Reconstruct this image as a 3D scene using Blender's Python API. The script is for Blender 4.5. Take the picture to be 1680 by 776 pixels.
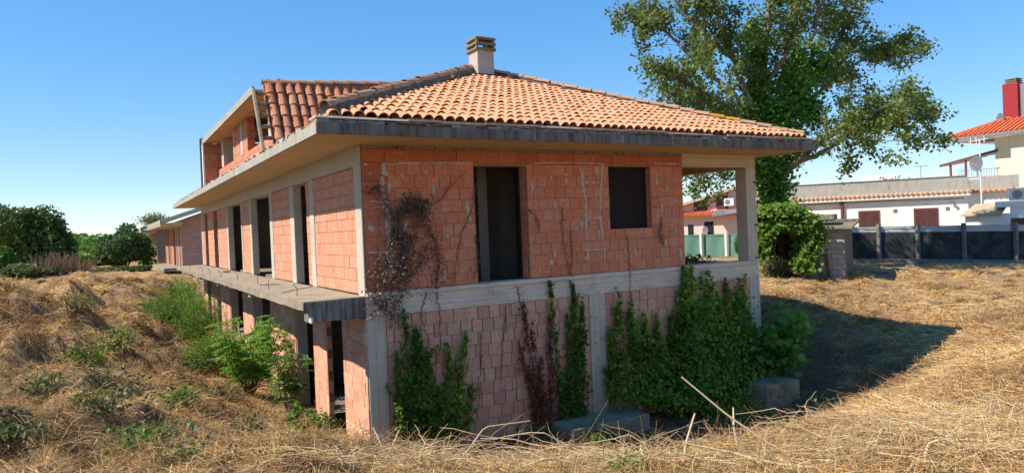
import bpy, math, random
import numpy as np
from mathutils import Matrix, Vector

for o in list(bpy.data.objects):
    bpy.data.objects.remove(o)
random.seed(7); RNG = np.random.default_rng(7)
SC = bpy.context.scene
COL = SC.collection

# ------------------------------------------------------------------ camera, sky, sun, exposure
CAM = np.array([-4.042, -12.173, 1.110]); F = 1136.46
YAW, PITCH, ROLL = [math.radians(v) for v in (30.543, -0.637, -2.358)]
FW = np.array([math.sin(YAW)*math.cos(PITCH), math.cos(YAW)*math.cos(PITCH), math.sin(PITCH)])
_rt = np.array([math.cos(YAW), -math.sin(YAW), 0.0]); _up = np.cross(_rt, FW)
RT = math.cos(ROLL)*_rt + math.sin(ROLL)*_up
UP = math.cos(ROLL)*_up - math.sin(ROLL)*_rt
cd = bpy.data.cameras.new('camera'); cam = bpy.data.objects.new('camera', cd); COL.objects.link(cam)
m = Matrix(((RT[0], UP[0], -FW[0], CAM[0]), (RT[1], UP[1], -FW[1], CAM[1]), (RT[2], UP[2], -FW[2], CAM[2]), (0, 0, 0, 1)))
cam.matrix_world = m
cd.sensor_width = 36; cd.lens = F/1680*36; cd.clip_end = 3000; cd.clip_start = 0.05
SC.camera = cam

SUN_TO = np.array([-0.93, 0.20, 1.0]); SUN_TO /= np.linalg.norm(SUN_TO)
SUN_EL = math.asin(SUN_TO[2]); SUN_AZ = math.atan2(SUN_TO[0], SUN_TO[1])
W = bpy.data.worlds.new('World'); SC.world = W; W.use_nodes = True
nt = W.node_tree; bg = nt.nodes['Background']
sky = nt.nodes.new('ShaderNodeTexSky'); sky.sky_type = 'NISHITA'; sky.sun_disc = False
sky.sun_elevation = SUN_EL; sky.sun_rotation = SUN_AZ
sky.air_density = 1.0; sky.dust_density = 0.0; sky.ozone_density = 7.0; sky.altitude = 0
hs = nt.nodes.new('ShaderNodeHueSaturation'); hs.inputs['Saturation'].default_value = 1.72; hs.inputs['Hue'].default_value = 0.506; hs.inputs['Value'].default_value = 0.86
gm = nt.nodes.new('ShaderNodeGamma'); gm.inputs[1].default_value = 0.5
nt.links.new(sky.outputs[0], gm.inputs[0]); nt.links.new(gm.outputs[0], hs.inputs['Color']); nt.links.new(hs.outputs[0], bg.inputs[0])
bg.inputs[1].default_value = 0.15
sl = bpy.data.lights.new('sun', 'SUN'); sl.energy = 2.4; sl.angle = math.radians(0.55); sl.color = (1.0, 0.91, 0.78)
so = bpy.data.objects.new('sun', sl); COL.objects.link(so)
so.rotation_euler = Vector(SUN_TO).to_track_quat('Z', 'Y').to_euler(); so.location = (-20, 5, 25)
vs = SC.view_settings; vs.view_transform = 'Standard'; vs.look = 'None'; vs.gamma = 1; vs.use_curve_mapping = False
vs.exposure = 1.72
SC.cycles.max_bounces = 8; SC.cycles.diffuse_bounces = 6; SC.cycles.transparent_max_bounces = 8

# ------------------------------------------------------------------ measuring helpers
def ray(px, py): return FW + RT*(px-840)/F - UP*(py-388)/F
def on(px, py, ax, v):
    i = 'xyz'.index(ax); d = ray(px, py); return CAM + d*((v-CAM[i])/d[i])
def at(px, py, depth): return CAM + ray(px, py)*depth

# ------------------------------------------------------------------ mesh helpers
def link(o, parent=None):
    COL.objects.link(o)
    if parent is not None: o.parent = parent
    return o
def tag(o, label=None, cat=None, group=None, kind=None):
    if label: o['label'] = label
    if cat: o['category'] = cat
    if group: o['group'] = group
    if kind: o['kind'] = kind
    return o
def empty(name, loc=(0, 0, 0), rz=0.0, parent=None):
    o = bpy.data.objects.new(name, None); o.location = [float(c) for c in loc]; o.rotation_euler = (0, 0, rz); o.empty_display_size = .2
    return link(o, parent)
def np_mesh(name, V, Fc, rnd=None, smooth=False):
    """V (n,3), Fc list of arrays of equal-size faces; rnd per-vertex float"""
    me = bpy.data.meshes.new(name)
    V = np.asarray(V, np.float32)
    if not isinstance(Fc, (list, tuple)): Fc = [Fc]
    Fc = [np.asarray(f, np.int32) for f in Fc if len(f)]
    me.vertices.add(len(V)); me.vertices.foreach_set('co', V.ravel())
    nl = sum(f.size for f in Fc); npoly = sum(len(f) for f in Fc)
    me.loops.add(nl); me.polygons.add(npoly)
    me.loops.foreach_set('vertex_index', np.concatenate([f.ravel() for f in Fc]))
    tot = np.concatenate([np.full(len(f), f.shape[1], np.int32) for f in Fc])
    st = np.concatenate([[0], np.cumsum(tot)[:-1]]).astype(np.int32)
    me.polygons.foreach_set('loop_start', st); me.polygons.foreach_set('loop_total', tot)
    if rnd is not None:
        a = me.attributes.new('rnd', 'FLOAT', 'POINT'); a.data.foreach_set('value', np.asarray(rnd, np.float32))
    me.update(calc_edges=True); me.validate()
    me.polygons.foreach_set('use_smooth', np.full(len(me.polygons), bool(smooth)))
    return me
class MB:
    def __init__(s): s.v = []; s.q = []; s.t = []; s.n = 0; s.r = []
    def add(s, V, Q=(), T=(), r=None):
        V = np.asarray(V, float)
        s.v.append(V)
        if len(Q): s.q.append(np.asarray(Q)+s.n)
        if len(T): s.t.append(np.asarray(T)+s.n)
        s.r.append(np.full(len(V), random.random() if r is None else r)); s.n += len(V)
        return s
    def box(s, x0, x1, y0, y1, z0, z1, r=None):
        V = [(x, y, z) for z in (z0, z1) for y in (y0, y1) for x in (x0, x1)]
        return s.add(V, [(0, 2, 3, 1), (4, 5, 7, 6), (0, 1, 5, 4), (2, 6, 7, 3), (0, 4, 6, 2), (1, 3, 7, 5)], r=r)
    def bar(s, a, b, w, h, up=(0, 0, 1), r=None):
        a = np.array(a, float); b = np.array(b, float); d = b-a; d /= np.linalg.norm(d)
        u = np.cross(d, up); 
        if np.linalg.norm(u) < 1e-4: u = np.cross(d, (0, 1, 0))
        u /= np.linalg.norm(u); v = np.cross(u, d)
        V = [p+u*i*w/2+v*j*h/2 for p in (a, b) for j in (-1, 1) for i in (-1, 1)]
        return s.add(V, [(0, 2, 3, 1), (4, 5, 7, 6), (0, 1, 5, 4), (2, 6, 7, 3), (0, 4, 6, 2), (1, 3, 7, 5)], r=r)
    def prism(s, poly, y0, y1, ax='y', r=None):
        n = len(poly); V = []
        for yy in (y0, y1):
            for (a, b) in poly:
                V.append({'y': (a, yy, b), 'x': (yy, a, b), 'z': (a, b, yy)}[ax])
        Q = [(i, (i+1) % n, n+(i+1) % n, n+i) for i in range(n)]
        T = [(0, i, i+1) for i in range(1, n-1)]+[(n, n+i+1, n+i) for i in range(1, n-1)]
        return s.add(V, Q, T, r=r)
    def tube(s, pts, r0, r1=None, n=6, r=None, caps=True):
        pts = np.asarray(pts, float); k = len(pts); r1 = r0 if r1 is None else r1
        rad = np.linspace(r0, r1, k) if np.isscalar(r0) else np.asarray(r0)
        tg = np.gradient(pts, axis=0); tg /= np.linalg.norm(tg, axis=1)[:, None]+1e-9
        ref = np.array([0.31, 0.17, 0.93]); u = np.cross(tg, ref); u /= np.linalg.norm(u, axis=1)[:, None]+1e-9
        w = np.cross(tg, u)
        an = np.arange(n)*2*math.pi/n
        V = (pts[:, None]+rad[:, None, None]*(np.cos(an)[None, :, None]*u[:, None]+np.sin(an)[None, :, None]*w[:, None])).reshape(-1, 3)
        i = np.arange(k-1)[:, None]*n; j = np.arange(n)[None, :]; j2 = (j+1) % n
        Q = np.stack([i+j, i+j2, i+n+j2, i+n+j], -1).reshape(-1, 4)
        T = []
        if caps: T = [(0, q+1, q) for q in range(1, n-1)]+[((k-1)*n, (k-1)*n+q, (k-1)*n+q+1) for q in range(1, n-1)]
        return s.add(V, Q, T, r=r)
    def mesh(s, name, smooth=False):
        V = np.concatenate(s.v); 
        return np_mesh(name, V, [np.concatenate(s.q) if s.q else [], np.concatenate(s.t) if s.t else []], np.concatenate(s.r), smooth)
    def build(s, name, mat, parent=None, smooth=False, kind=None):
        me = s.mesh(name, smooth); me.materials.append(mat)
        o = bpy.data.objects.new(name, me)
        if kind: o['kind'] = kind
        return link(o, parent)
def bevel(o, w=.012, seg=1):
    md = o.modifiers.new('bevel', 'BEVEL'); md.width = w; md.segments = seg; md.limit_method = 'ANGLE'
    return o

# value noise
_L = np.random.default_rng(3).random((256, 256))
def vnoise(x, y):
    xi = np.floor(x).astype(int); yi = np.floor(y).astype(int); fx = x-xi; fy = y-yi
    fx = fx*fx*(3-2*fx); fy = fy*fy*(3-2*fy)
    g = lambda a, b: _L[a & 255, b & 255]
    return (g(xi, yi)*(1-fx)+g(xi+1, yi)*fx)*(1-fy)+(g(xi, yi+1)*(1-fx)+g(xi+1, yi+1)*fx)*fy
def fbm(x, y, s, o=4):
    x = np.asarray(x, float)/s; y = np.asarray(y, float)/s; r = 0; a = .5; t = 0
    for k in range(o):
        r = r+a*vnoise(x+17.3*k, y+9.1*k); t += a; a *= .5; x = x*2.03; y = y*2.03
    return r/t

# ------------------------------------------------------------------ materials
MATS = {}
class N:
    def __init__(s, name):
        s.m = bpy.data.materials.new(name); s.m.use_nodes = True; s.nt = s.m.node_tree
        s.b = s.nt.nodes['Principled BSDF']; s.out = s.nt.nodes['Material Output']
        s.b.inputs['Roughness'].default_value = .9; s.b.inputs['Specular IOR Level'].default_value = .2
    def n(s, t, **k):
        nd = s.nt.nodes.new(t)
        for a, v in k.items():
            if a in nd.inputs: nd.inputs[a].default_value = v
            else: setattr(nd, a, v)
        return nd
    def l(s, a, b): s.nt.links.new(a, b)
    def coord(s, kind='Object', scale=(1, 1, 1)):
        tc = s.n('ShaderNodeTexCoord'); mp = s.n('ShaderNodeMapping'); mp.inputs['Scale'].default_value = scale
        s.l(tc.outputs[kind], mp.inputs[0]); return mp.outputs[0]
    def noise(s, vec, scale, detail=4, rough=.6, dist=0):
        t = s.n('ShaderNodeTexNoise'); t.inputs['Scale'].default_value = scale; t.inputs['Detail'].default_value = detail
        t.inputs['Roughness'].default_value = rough; t.inputs['Distortion'].default_value = dist
        if vec is not None: s.l(vec, t.inputs['Vector'])
        return t.outputs['Fac']
    def ramp(s, fac, stops, interp='LINEAR'):
        r = s.n('ShaderNodeValToRGB'); e = r.color_ramp; e.interpolation = interp
        while len(e.elements) < len(stops): e.elements.new(.5)
        for el, (p, c) in zip(e.elements, stops):
            el.position = p; el.color = (*c, 1) if not np.isscalar(c) else (c, c, c, 1)
        s.l(fac, r.inputs[0]); return r.outputs[0]
    def mix(s, fac, a, b, mode='MIX'):
        x = s.n('ShaderNodeMix'); x.data_type = 'RGBA'; x.blend_type = mode
        for v, i in ((fac, 0), (a, 6), (b, 7)):
            if hasattr(v, 'links') or hasattr(v, 'is_linked'): s.l(v, x.inputs[i])
            else: x.inputs[i].default_value = v if i == 0 else (*v, 1)
        return x.outputs[2]
    def math(s, op, a, b=0.0):
        x = s.n('ShaderNodeMath'); x.operation = op
        for i, v in enumerate((a, b)):
            if hasattr(v, 'is_linked'): s.l(v, x.inputs[i])
            else: x.inputs[i].default_value = v
        return x.outputs[0]
    def rnd(s):
        a = s.n('ShaderNodeAttribute'); a.attribute_name = 'rnd'; oi = s.n('ShaderNodeObjectInfo')
        return s.math('FRACT', s.math('ADD', a.outputs['Fac'], oi.outputs['Random']))
    def rnd_attr(s):
        a = s.n('ShaderNodeAttribute'); a.attribute_name = 'rnd'; return a.outputs['Fac']
    def bump(s, h, strength=.5, dist=.01):
        b = s.n('ShaderNodeBump'); b.inputs['Strength'].default_value = strength; b.inputs['Distance'].default_value = dist
        s.l(h, b.inputs['Height']); s.l(b.outputs[0], s.b.inputs['Normal'])
    def base(s, c):
        if hasattr(c, 'is_linked'): s.l(c, s.b.inputs['Base Color'])
        else: s.b.inputs['Base Color'].default_value = (*c, 1)
        return s
    def world(s, scale=(1, 1, 1)):
        g = s.n('ShaderNodeNewGeometry'); mp = s.n('ShaderNodeMapping'); mp.inputs['Scale'].default_value = scale
        s.l(g.outputs['Position'], mp.inputs[0]); return mp.outputs[0]

def m_brick(name, cols, dirt=(.32, .26, .22), dirtamt=.35, groove=True):
    k = N(name); r = k.rnd(); p = k.world()
    c = k.ramp(r, [(i/(len(cols)-1), q) for i, q in enumerate(cols)])
    c = k.mix(k.ramp(k.noise(p, 1.7, 6, .7), [(.42, 0), (.68, dirtamt)]), c, dirt)
    c = k.mix(k.ramp(k.noise(p, 14, 5, .7), [(.35, .55), (.6, 0)]), c, tuple(.62*v for v in cols[0]))
    c = k.mix(k.ramp(k.noise(k.world((1, 1, .25)), 6, 4, .6), [(.62, 0), (.74, .4)]), c, (.55, .5, .44))
    k.base(c)
    w = k.n('ShaderNodeTexWave'); w.wave_type = 'BANDS'; w.bands_direction = 'Z'; w.inputs['Scale'].default_value = 11
    w.inputs['Distortion'].default_value = .6; k.l(p, w.inputs['Vector'])
    h = k.math('ADD', k.math('MULTIPLY', w.outputs['Fac'], .8 if groove else .1), k.math('MULTIPLY', k.noise(p, 30, 4), .9))
    k.bump(h, .5, .008); return k.m
def m_concrete(name, c0, c1, stain=(.03, .03, .033), s_lo=.55, s_hi=.8, s_amt=.8, boards=None, streak=(3, 3, .5), lichen=None):
    k = N(name); p = k.world()
    c = k.mix(k.ramp(k.noise(p, 2.2, 6, .65), [(.3, 0), (.7, 1)]), c0, c1)
    c = k.mix(k.ramp(k.noise(k.world(streak), 2.6, 6, .7), [(s_lo, 0), (s_hi, s_amt)]), c, stain)
    c = k.mix(k.ramp(k.noise(p, 26, 4, .7), [(.55, 0), (.75, .35)]), c, tuple(v*.45 for v in c0))
    if lichen: c = k.mix(k.ramp(k.noise(p, 5, 5, .7), [(.58, 0), (.68, .8)]), c, lichen)
    h = k.noise(p, 18, 6, .7)
    if boards:
        w = k.n('ShaderNodeTexWave'); w.wave_type = 'BANDS'; w.bands_direction = boards; w.inputs['Scale'].default_value = 1.9
        w.inputs['Distortion'].default_value = .5; k.l(p, w.inputs['Vector'])
        c = k.mix(k.ramp(w.outputs['Fac'], [(0, .45), (.06, 0)]), c, tuple(v*.35 for v in c0))
        h = k.math('ADD', h, k.math('MULTIPLY', w.outputs['Fac'], .4))
    k.base(c); k.bump(h, .5, .012); return k.m
def m_plain(name, c0, c1=None, scale=4, rough=.85, bump=.2, metal=0):
    k = N(name); p = k.world(); c1 = c1 or tuple(v*.75 for v in c0)
    k.base(k.mix(k.ramp(k.noise(p, scale, 5, .65), [(.35, 0), (.7, 1)]), c0, c1))
    k.b.inputs['Roughness'].default_value = rough; k.b.inputs['Metallic'].default_value = metal
    k.bump(k.noise(p, scale*8, 4), bump, .01); return k.m
def m_leaf(name, cols, trans=.35, rough=.6):
    k = N(name); c = k.ramp(k.rnd_attr(), [(i/(len(cols)-1), q) for i, q in enumerate(cols)])
    k.base(c); k.b.inputs['Roughness'].default_value = rough; k.b.inputs['Specular IOR Level'].default_value = .3
    t = k.n('ShaderNodeBsdfTranslucent'); k.l(k.mix(1.0, c, (1.0, 1.0, .55), 'MULTIPLY'), t.inputs['Color'])
    mx = k.n('ShaderNodeMixShader'); mx.inputs[0].default_value = trans
    k.l(k.b.outputs[0], mx.inputs[1]); k.l(t.outputs[0], mx.inputs[2]); k.l(mx.outputs[0], k.out.inputs[0]); return k.m
def m_tile(name, cols, lich=.5):
    k = N(name); r = k.rnd(); p = k.world()
    c = k.ramp(r, [(i/(len(cols)-1), q) for i, q in enumerate(cols)])
    c = k.mix(k.ramp(k.noise(p, 1.1, 5, .6), [(.42, 0), (.68, lich)]), c, (.42, .27, .17))
    c = k.mix(k.ramp(k.noise(p, 20, 5, .75), [(.52, 0), (.7, .5)]), c, (.13, .1, .085))
    k.base(c); k.bump(k.noise(p, 45, 4), .3, .006); return k.m

M = {}
M['brick_up'] = m_brick('brick_orange', [(0.617, 0.189, 0.086), (0.706, 0.239, 0.118), (0.750, 0.285, 0.155), (0.662, 0.207, 0.094), (0.739, 0.304, 0.179), (0.595, 0.184, 0.089)], dirtamt=.45, dirt=(0.551, 0.304, 0.196))
def m_brick_far(name, a, b, mort):
    k = N(name); g_ = k.n('ShaderNodeNewGeometry'); sp = k.n('ShaderNodeSeparateXYZ'); k.l(g_.outputs['Position'], sp.inputs[0]); cb = k.n('ShaderNodeCombineXYZ')
    k.l(k.math('ADD', sp.outputs[0], sp.outputs[1]), cb.inputs[0]); k.l(sp.outputs[2], cb.inputs[1])
    t = k.n('ShaderNodeTexBrick'); k.l(cb.outputs[0], t.inputs['Vector']); t.inputs['Scale'].default_value = 1.0; t.inputs['Brick Width'].default_value = .26; t.inputs['Row Height'].default_value = .24; t.inputs['Mortar Size'].default_value = .008
    t.inputs['Color1'].default_value = (*a, 1); t.inputs['Color2'].default_value = (*b, 1); t.inputs['Mortar'].default_value = (*mort, 1)
    p = k.world(); c = k.mix(k.ramp(k.noise(p, 1.2, 5), [(.42, 0), (.7, .55)]), t.outputs['Color'], (.36, .27, .22)); k.base(k.mix(k.ramp(k.noise(p, 12, 5, .7), [(.4, .4), (.6, 0)]), c, tuple(.6*v for v in a)))
    k.bump(k.math('ADD', k.math('MULTIPLY', t.outputs['Fac'], -1.0), k.math('MULTIPLY', k.noise(p, 30, 3), .4)), .5, .01); return k.m
M['brick_far'] = m_brick_far('brick_joints_orange', (.55, .20, .105), (.62, .26, .15), (.16, .10, .075))
M['brick_far_pale'] = m_brick_far('brick_joints_pale', (.52, .31, .24), (.60, .38, .30), (.22, .17, .14))
M['brick_top'] = m_brick('brick_red_course', [(0.493, 0.138, 0.062), (0.567, 0.168, 0.081), (0.609, 0.192, 0.094)], dirtamt=.25)
M['brick_low'] = m_brick('brick_pale', [(0.664, 0.320, 0.190), (0.728, 0.378, 0.245), (0.771, 0.446, 0.299), (0.621, 0.272, 0.154), (0.707, 0.398, 0.281), (0.557, 0.291, 0.200)], dirtamt=.5, dirt=(0.557, 0.388, 0.281))
M['brick_left'] = m_brick('brick_salmon', [(.58, .255, .15), (.62, .285, .175), (.66, .33, .215), (.60, .27, .16)], dirtamt=.2)
M['mortar'] = m_plain('mortar_backing', (0.450, 0.275, 0.188), (0.213, 0.125, 0.088), 9)
M['mortar_low'] = m_plain('mortar_backing_pale', (.19, .15, .125), (.11, .08, .07), 6)
M['smear'] = m_plain('mortar_smear', (0.552, 0.462, 0.389), (0.437, 0.330, 0.263), 9, bump=.5)
M['conc_band'] = m_concrete('concrete_band', (0.735, 0.620, 0.477), (0.567, 0.470, 0.360), (0.231, 0.190, 0.149), .52, .72, .65, streak=(.5, .5, 5))
M['conc_col'] = m_concrete('concrete_column', (0.615, 0.520, 0.387), (0.498, 0.420, 0.312), (0.233, 0.190, 0.141), .58, .78, .55, boards='X', streak=(4, 4, .6))
M['conc_left'] = m_concrete('concrete_left', (.50, .45, .37), (.40, .36, .30), (.17, .15, .13), .6, .8, .5)
M['soffit'] = m_concrete('concrete_soffit', (.60, .45, .27), (.50, .37, .22), (.25, .17, .10), .55, .75, .45, streak=(.6, 3, 1))
M['beam_ochre'] = m_concrete('concrete_beam_ochre', (.60, .48, .31), (.50, .40, .26), (.25, .17, .1), .6, .8, .5, boards='Z', streak=(1, 1, 5))
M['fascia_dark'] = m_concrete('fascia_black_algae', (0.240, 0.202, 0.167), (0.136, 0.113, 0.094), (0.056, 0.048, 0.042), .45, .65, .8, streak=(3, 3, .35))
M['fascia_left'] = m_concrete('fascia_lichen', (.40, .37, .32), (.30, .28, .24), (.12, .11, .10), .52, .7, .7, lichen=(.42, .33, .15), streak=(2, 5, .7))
M['slab'] = m_concrete('balcony_concrete', (.36, .30, .22), (.25, .21, .16), (.12, .10, .08), .48, .68, .65, lichen=(.28, .25, .09), streak=(1, 1, 1))
M['slab_end'] = m_concrete('slab_end_stained', (.30, .265, .22), (.18, .16, .135), (.05, .045, .042), .44, .6, .85, streak=(4, 4, .3))
M['rubble'] = m_concrete('cornice_rubble', (.34, .29, .24), (.20, .15, .12), (.05, .045, .04), .5, .65, .8)
M['tile'] = m_tile('roof_tile_salmon', [(.56, .255, .125), (.60, .28, .145), (.63, .31, .17), (.57, .26, .13), (.60, .30, .175)], .35)
M['tile_dark'] = m_tile('roof_tile_cheek', [(.40, .145, .07), (.46, .18, .09), (.50, .21, .11), (.38, .14, .075)], .3)
M['tile_hip'] = m_tile('hip_tile', [(.46, .255, .145), (.40, .235, .15), (.52, .29, .165), (.36, .225, .15)], .5)
M['lichen_orange'] = m_plain('orange_lichen', (.50, .24, .03), (.34, .16, .03), 12)
M['roof_under'] = m_plain('roof_bed', (.36, .17, .095), (.22, .11, .065), 3)
M['hip_mortar'] = m_plain('hip_mortar', (.17, .15, .125), (.07, .06, .05), 6, bump=.6)
M['chim'] = m_concrete('chimney_concrete', (.46, .42, .36), (.37, .33, .28), (.2, .18, .16), .55, .75, .5, boards=None, streak=(6, 6, .5))
M['chim_cap'] = m_concrete('chimney_cap', (0.240, 0.203, 0.139), (0.176, 0.148, 0.098), (0.080, 0.066, 0.049), .5, .7, .6, lichen=(0.264, 0.211, 0.098))
M['bitumen'] = m_plain('bitumen', (.02, .02, .022), (.035, .035, .035), 5, .6)  # also the painted black inside tie holes and brick cells
M['steel_rust'] = m_plain('rusty_rod', (.12, .065, .04), (.06, .035, .025), 20, .7)
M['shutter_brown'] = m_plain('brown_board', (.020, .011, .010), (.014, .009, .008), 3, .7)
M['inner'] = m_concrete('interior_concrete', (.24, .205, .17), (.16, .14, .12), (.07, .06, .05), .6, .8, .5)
M['timber'] = m_plain('grey_timber', (.42, .33, .22), (.26, .20, .14), 9, .9, .5)
M['bark'] = m_plain('bark', (.16, .13, .10), (.09, .072, .055), 8, .95, .8)
M['bark_pale'] = m_plain('bark_pale', (.26, .23, .19), (.15, .13, .10), 6, .95, .8)
M['stem_dry'] = m_plain('dry_vine_stem', (.17, .12, .085), (.09, .065, .05), 20)
M['ivy'] = m_leaf('ivy_leaf', [(0.120, 0.077, 0.021), (0.079, 0.151, 0.018), (0.141, 0.246, 0.026), (0.199, 0.338, 0.034), (0.319, 0.456, 0.046), (0.558, 0.609, 0.073)])
M['ivy_dark'] = m_leaf('ivy_leaf_dark', [(0.116, 0.057, 0.018), (0.060, 0.129, 0.014), (0.104, 0.198, 0.021), (0.176, 0.284, 0.029), (0.349, 0.435, 0.046)])
M['vine_dead'] = m_leaf('dead_red_leaf', [(0.117, 0.032, 0.018), (0.195, 0.054, 0.029), (0.273, 0.090, 0.046), (0.098, 0.072, 0.036)], .25)
M['vine_curl'] = m_leaf('dry_curled_leaf', [(0.126, 0.077, 0.056), (0.210, 0.140, 0.105), (0.336, 0.252, 0.196), (0.084, 0.049, 0.039), (0.154, 0.084, 0.063)], .2)
M['ivy_sun'] = m_leaf('ivy_leaf_sunny', [(.06, .13, .015), (.10, .19, .02), (.14, .24, .03), (.09, .17, .02)], .4)
M['ivy_tree'] = m_leaf('tree_ivy_leaf', [(0.049, 0.140, 0.020), (0.098, 0.244, 0.033), (0.156, 0.338, 0.046), (0.215, 0.394, 0.058)], .35)
M['poplar'] = m_leaf('poplar_leaf', [(0.086, 0.129, 0.035), (0.132, 0.185, 0.045), (0.178, 0.235, 0.060), (0.115, 0.168, 0.045), (0.276, 0.302, 0.110)], .4)
M['acacia'] = m_leaf('locust_leaf', [(0.117, 0.237, 0.030), (0.169, 0.325, 0.036), (0.247, 0.425, 0.054), (0.156, 0.275, 0.036)], .45)
M['weed'] = m_leaf('weed_leaf', [(.08, .17, .03), (.12, .23, .04), (.17, .28, .06), (.28, .30, .09)], .4)
M['fig'] = m_leaf('fig_leaf', [(0.063, 0.182, 0.030), (0.098, 0.260, 0.042), (0.140, 0.338, 0.060)], .35)
M['bush_dark'] = m_leaf('bush_leaf_dark', [(0.044, 0.084, 0.024), (0.075, 0.132, 0.033), (0.112, 0.180, 0.050), (0.163, 0.228, 0.066)], .3)
M['bush_grey'] = m_leaf('bush_leaf_grey', [(.045, .095, .035), (.075, .14, .05), (.105, .18, .065), (.15, .22, .09)], .3)
M['bush_lime'] = m_leaf('bush_leaf_lime', [(0.065, 0.156, 0.026), (0.098, 0.208, 0.033), (0.130, 0.247, 0.046)], .35)
M['bramble'] = m_leaf('bramble_leaf', [(0.070, 0.119, 0.042), (0.126, 0.168, 0.063), (0.182, 0.196, 0.084), (0.252, 0.224, 0.112)], .3)
M['scrub'] = m_leaf('dry_scrub', [(.17, .105, .06), (.24, .155, .09), (.31, .21, .13)], .1)
M['straw'] = m_leaf('straw', [(.15, .085, .04), (.29, .16, .065), (.47, .27, .10), (.62, .38, .145), (.72, .48, .205), (.78, .60, .33), (.46, .37, .27)], .2, .7)
M['stalk'] = m_leaf('dry_stalk', [(.46, .31, .15), (.55, .40, .21), (.62, .50, .31), (.40, .27, .15), (.30, .2, .11)], .05, .6)
M['white_wall'] = m_plain('white_render', (0.820, 0.810, 0.759), (0.708, 0.683, 0.632), 1.2)
M['cream_wall'] = m_plain('cream_render', (0.680, 0.588, 0.450), (0.620, 0.525, 0.388), 1.2)
M['pink_wall'] = m_plain('pink_render', (.68, .52, .44), (.60, .45, .38), 1.2)
M['parapet'] = m_concrete('weathered_parapet', (.42, .40, .36), (.34, .32, .29), (.16, .15, .14), .5, .7, .6)
M['tile_red'] = m_tile('red_roof_tile', [(.52, .12, .045), (.58, .155, .06), (.48, .11, .045)], .1)
M['shutter'] = m_plain('brown_shutter', (.13, .055, .045), (.09, .04, .035), 4, .5)
M['red_paint'] = m_plain('red_chimney_paint', (0.306, 0.026, 0.033), (0.238, 0.023, 0.029), 3, .6)
M['white_paint'] = m_plain('white_paint', (.75, .75, .74), (.65, .65, .64), 5, .5)
M['grey_metal'] = m_plain('grey_metal', (.30, .30, .31), (.22, .22, .23), 8, .45, .1, .6)
M['brown_metal'] = m_plain('brown_metal', (.17, .06, .045), (.12, .045, .035), 6, .5)
M['net_black'] = m_plain('black_shade_net', (.016, .020, .023), (.07, .075, .075), 1.7, .8, .4)
M['net_green'] = m_plain('green_shade_net', (.10, .22, .17), (.13, .26, .20), 5, .8, .4)
M['net_hem'] = m_plain('net_hem', (.42, .45, .47), (.34, .37, .38), 5, .7)
M['post'] = m_concrete('fence_post_concrete', (.22, .21, .20), (.14, .135, .13), (.06, .06, .06), .5, .7, .7)
M['post_white'] = m_plain('pale_post', (.55, .53, .50), (.45, .43, .40), 5)
M['block'] = m_concrete('shed_block', (.42, .37, .32), (.34, .29, .25), (.2, .18, .16), .6, .8, .4)
M['awning'] = m_plain('tan_roof_sheet', (.45, .36, .24), (.38, .30, .20), 4)
M['far_white'] = m_plain('far_white', (.7, .72, .75), (.62, .64, .68), .1)
M['far_grey'] = m_plain('far_grey', (.22, .27, .33), (.18, .23, .29), .1)
M['glass'] = m_plain('dark_glass', (.02, .025, .03), (.03, .035, .04), 1, .1)

# ------------------------------------------------------------------ ground
CP = []
def cp(x, y, z): CP.append((x, y, z))
def cpp(px, py, z):
    q = on(px, py, 'z', z); cp(q[0], q[1], z)
for q in [(-4, -12.2, -.48), (-8, -12, -.45), (-4, -16, -.42), (0, -13.5, -.45), (5, -14, -.5), (12, -14, -.75), (-14, -14, -.45), (-3.5, -10, -.47), (-20, -20, -.4), (10, -25, -.6), (25, -18, -1.1),
          (-7, -9.5, -.47), (-12, -6, -.5), (-20, 0, -.5),
          (1, -3.6, -3.05), (3.5, -3.8, -3.2), (6, -3.6, -3.3), (8.5, -3.4, -3.28), (.5, -1.5, -2.98), (4, -1.2, -3.2), (6, -1.5, -3.35), (8, -1.2, -3.38), (11, -.5, -3.0), (12, 2, -2.8), (12, 6, -2.6), (12.5, 12, -2.2), (13, 20, -1.6),
          (-1, -2.2, -2.85), (-.6, 1, -2.88), (-.8, 5, -2.85), (-.8, 9, -2.85), (-.8, 15, -2.55), (-.8, 21, -2.1), (-.8, 25, -1.7),
          (3, 4, -3.05), (8, 4, -3.05), (3, 14, -2.9), (8, 14, -2.9), (5, 26, -1.7),
          (15.7, -2.2, -2.1), (15.7, 1.2, -1.98), (15.4, 3, -1.68), (14.6, -2.2, -2.36), (13.35, -2.3, -2.66), (12, -2.35, -2.9),
          (-3.5, 32, -.75), (-6, 36, -.55), (-10, 45, -.55), (-25, 40, -.5), (-40, 30, -.5), (-30, 10, -.5), (0, 45, -.7), (0, 70, -.6), (-40, 70, -.6), (-80, 60, -.6), (40, 60, -1.35), (27.3, 8.8, -1.28), (29.5, 6.5, -1.32), (32.2, 3.6, -1.4), (36, 1, -1.4), (26.3, 10.5, -1.25), (34, 12, -1.35), (29.4, 20.3, -1.32), (31, 18.5, -1.32), (25, 16, -1.3), (40, 25, -1.4), (22, 12, -1.25), (45, 5, -1.4),
          (0, 120, -.6), (-100, 120, -.6), (80, 100, -1.3), (100, 20, -1.3), (100, -40, -1.3), (-100, -40, -.5), (0, -100, -.5)]: cp(*q)
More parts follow.
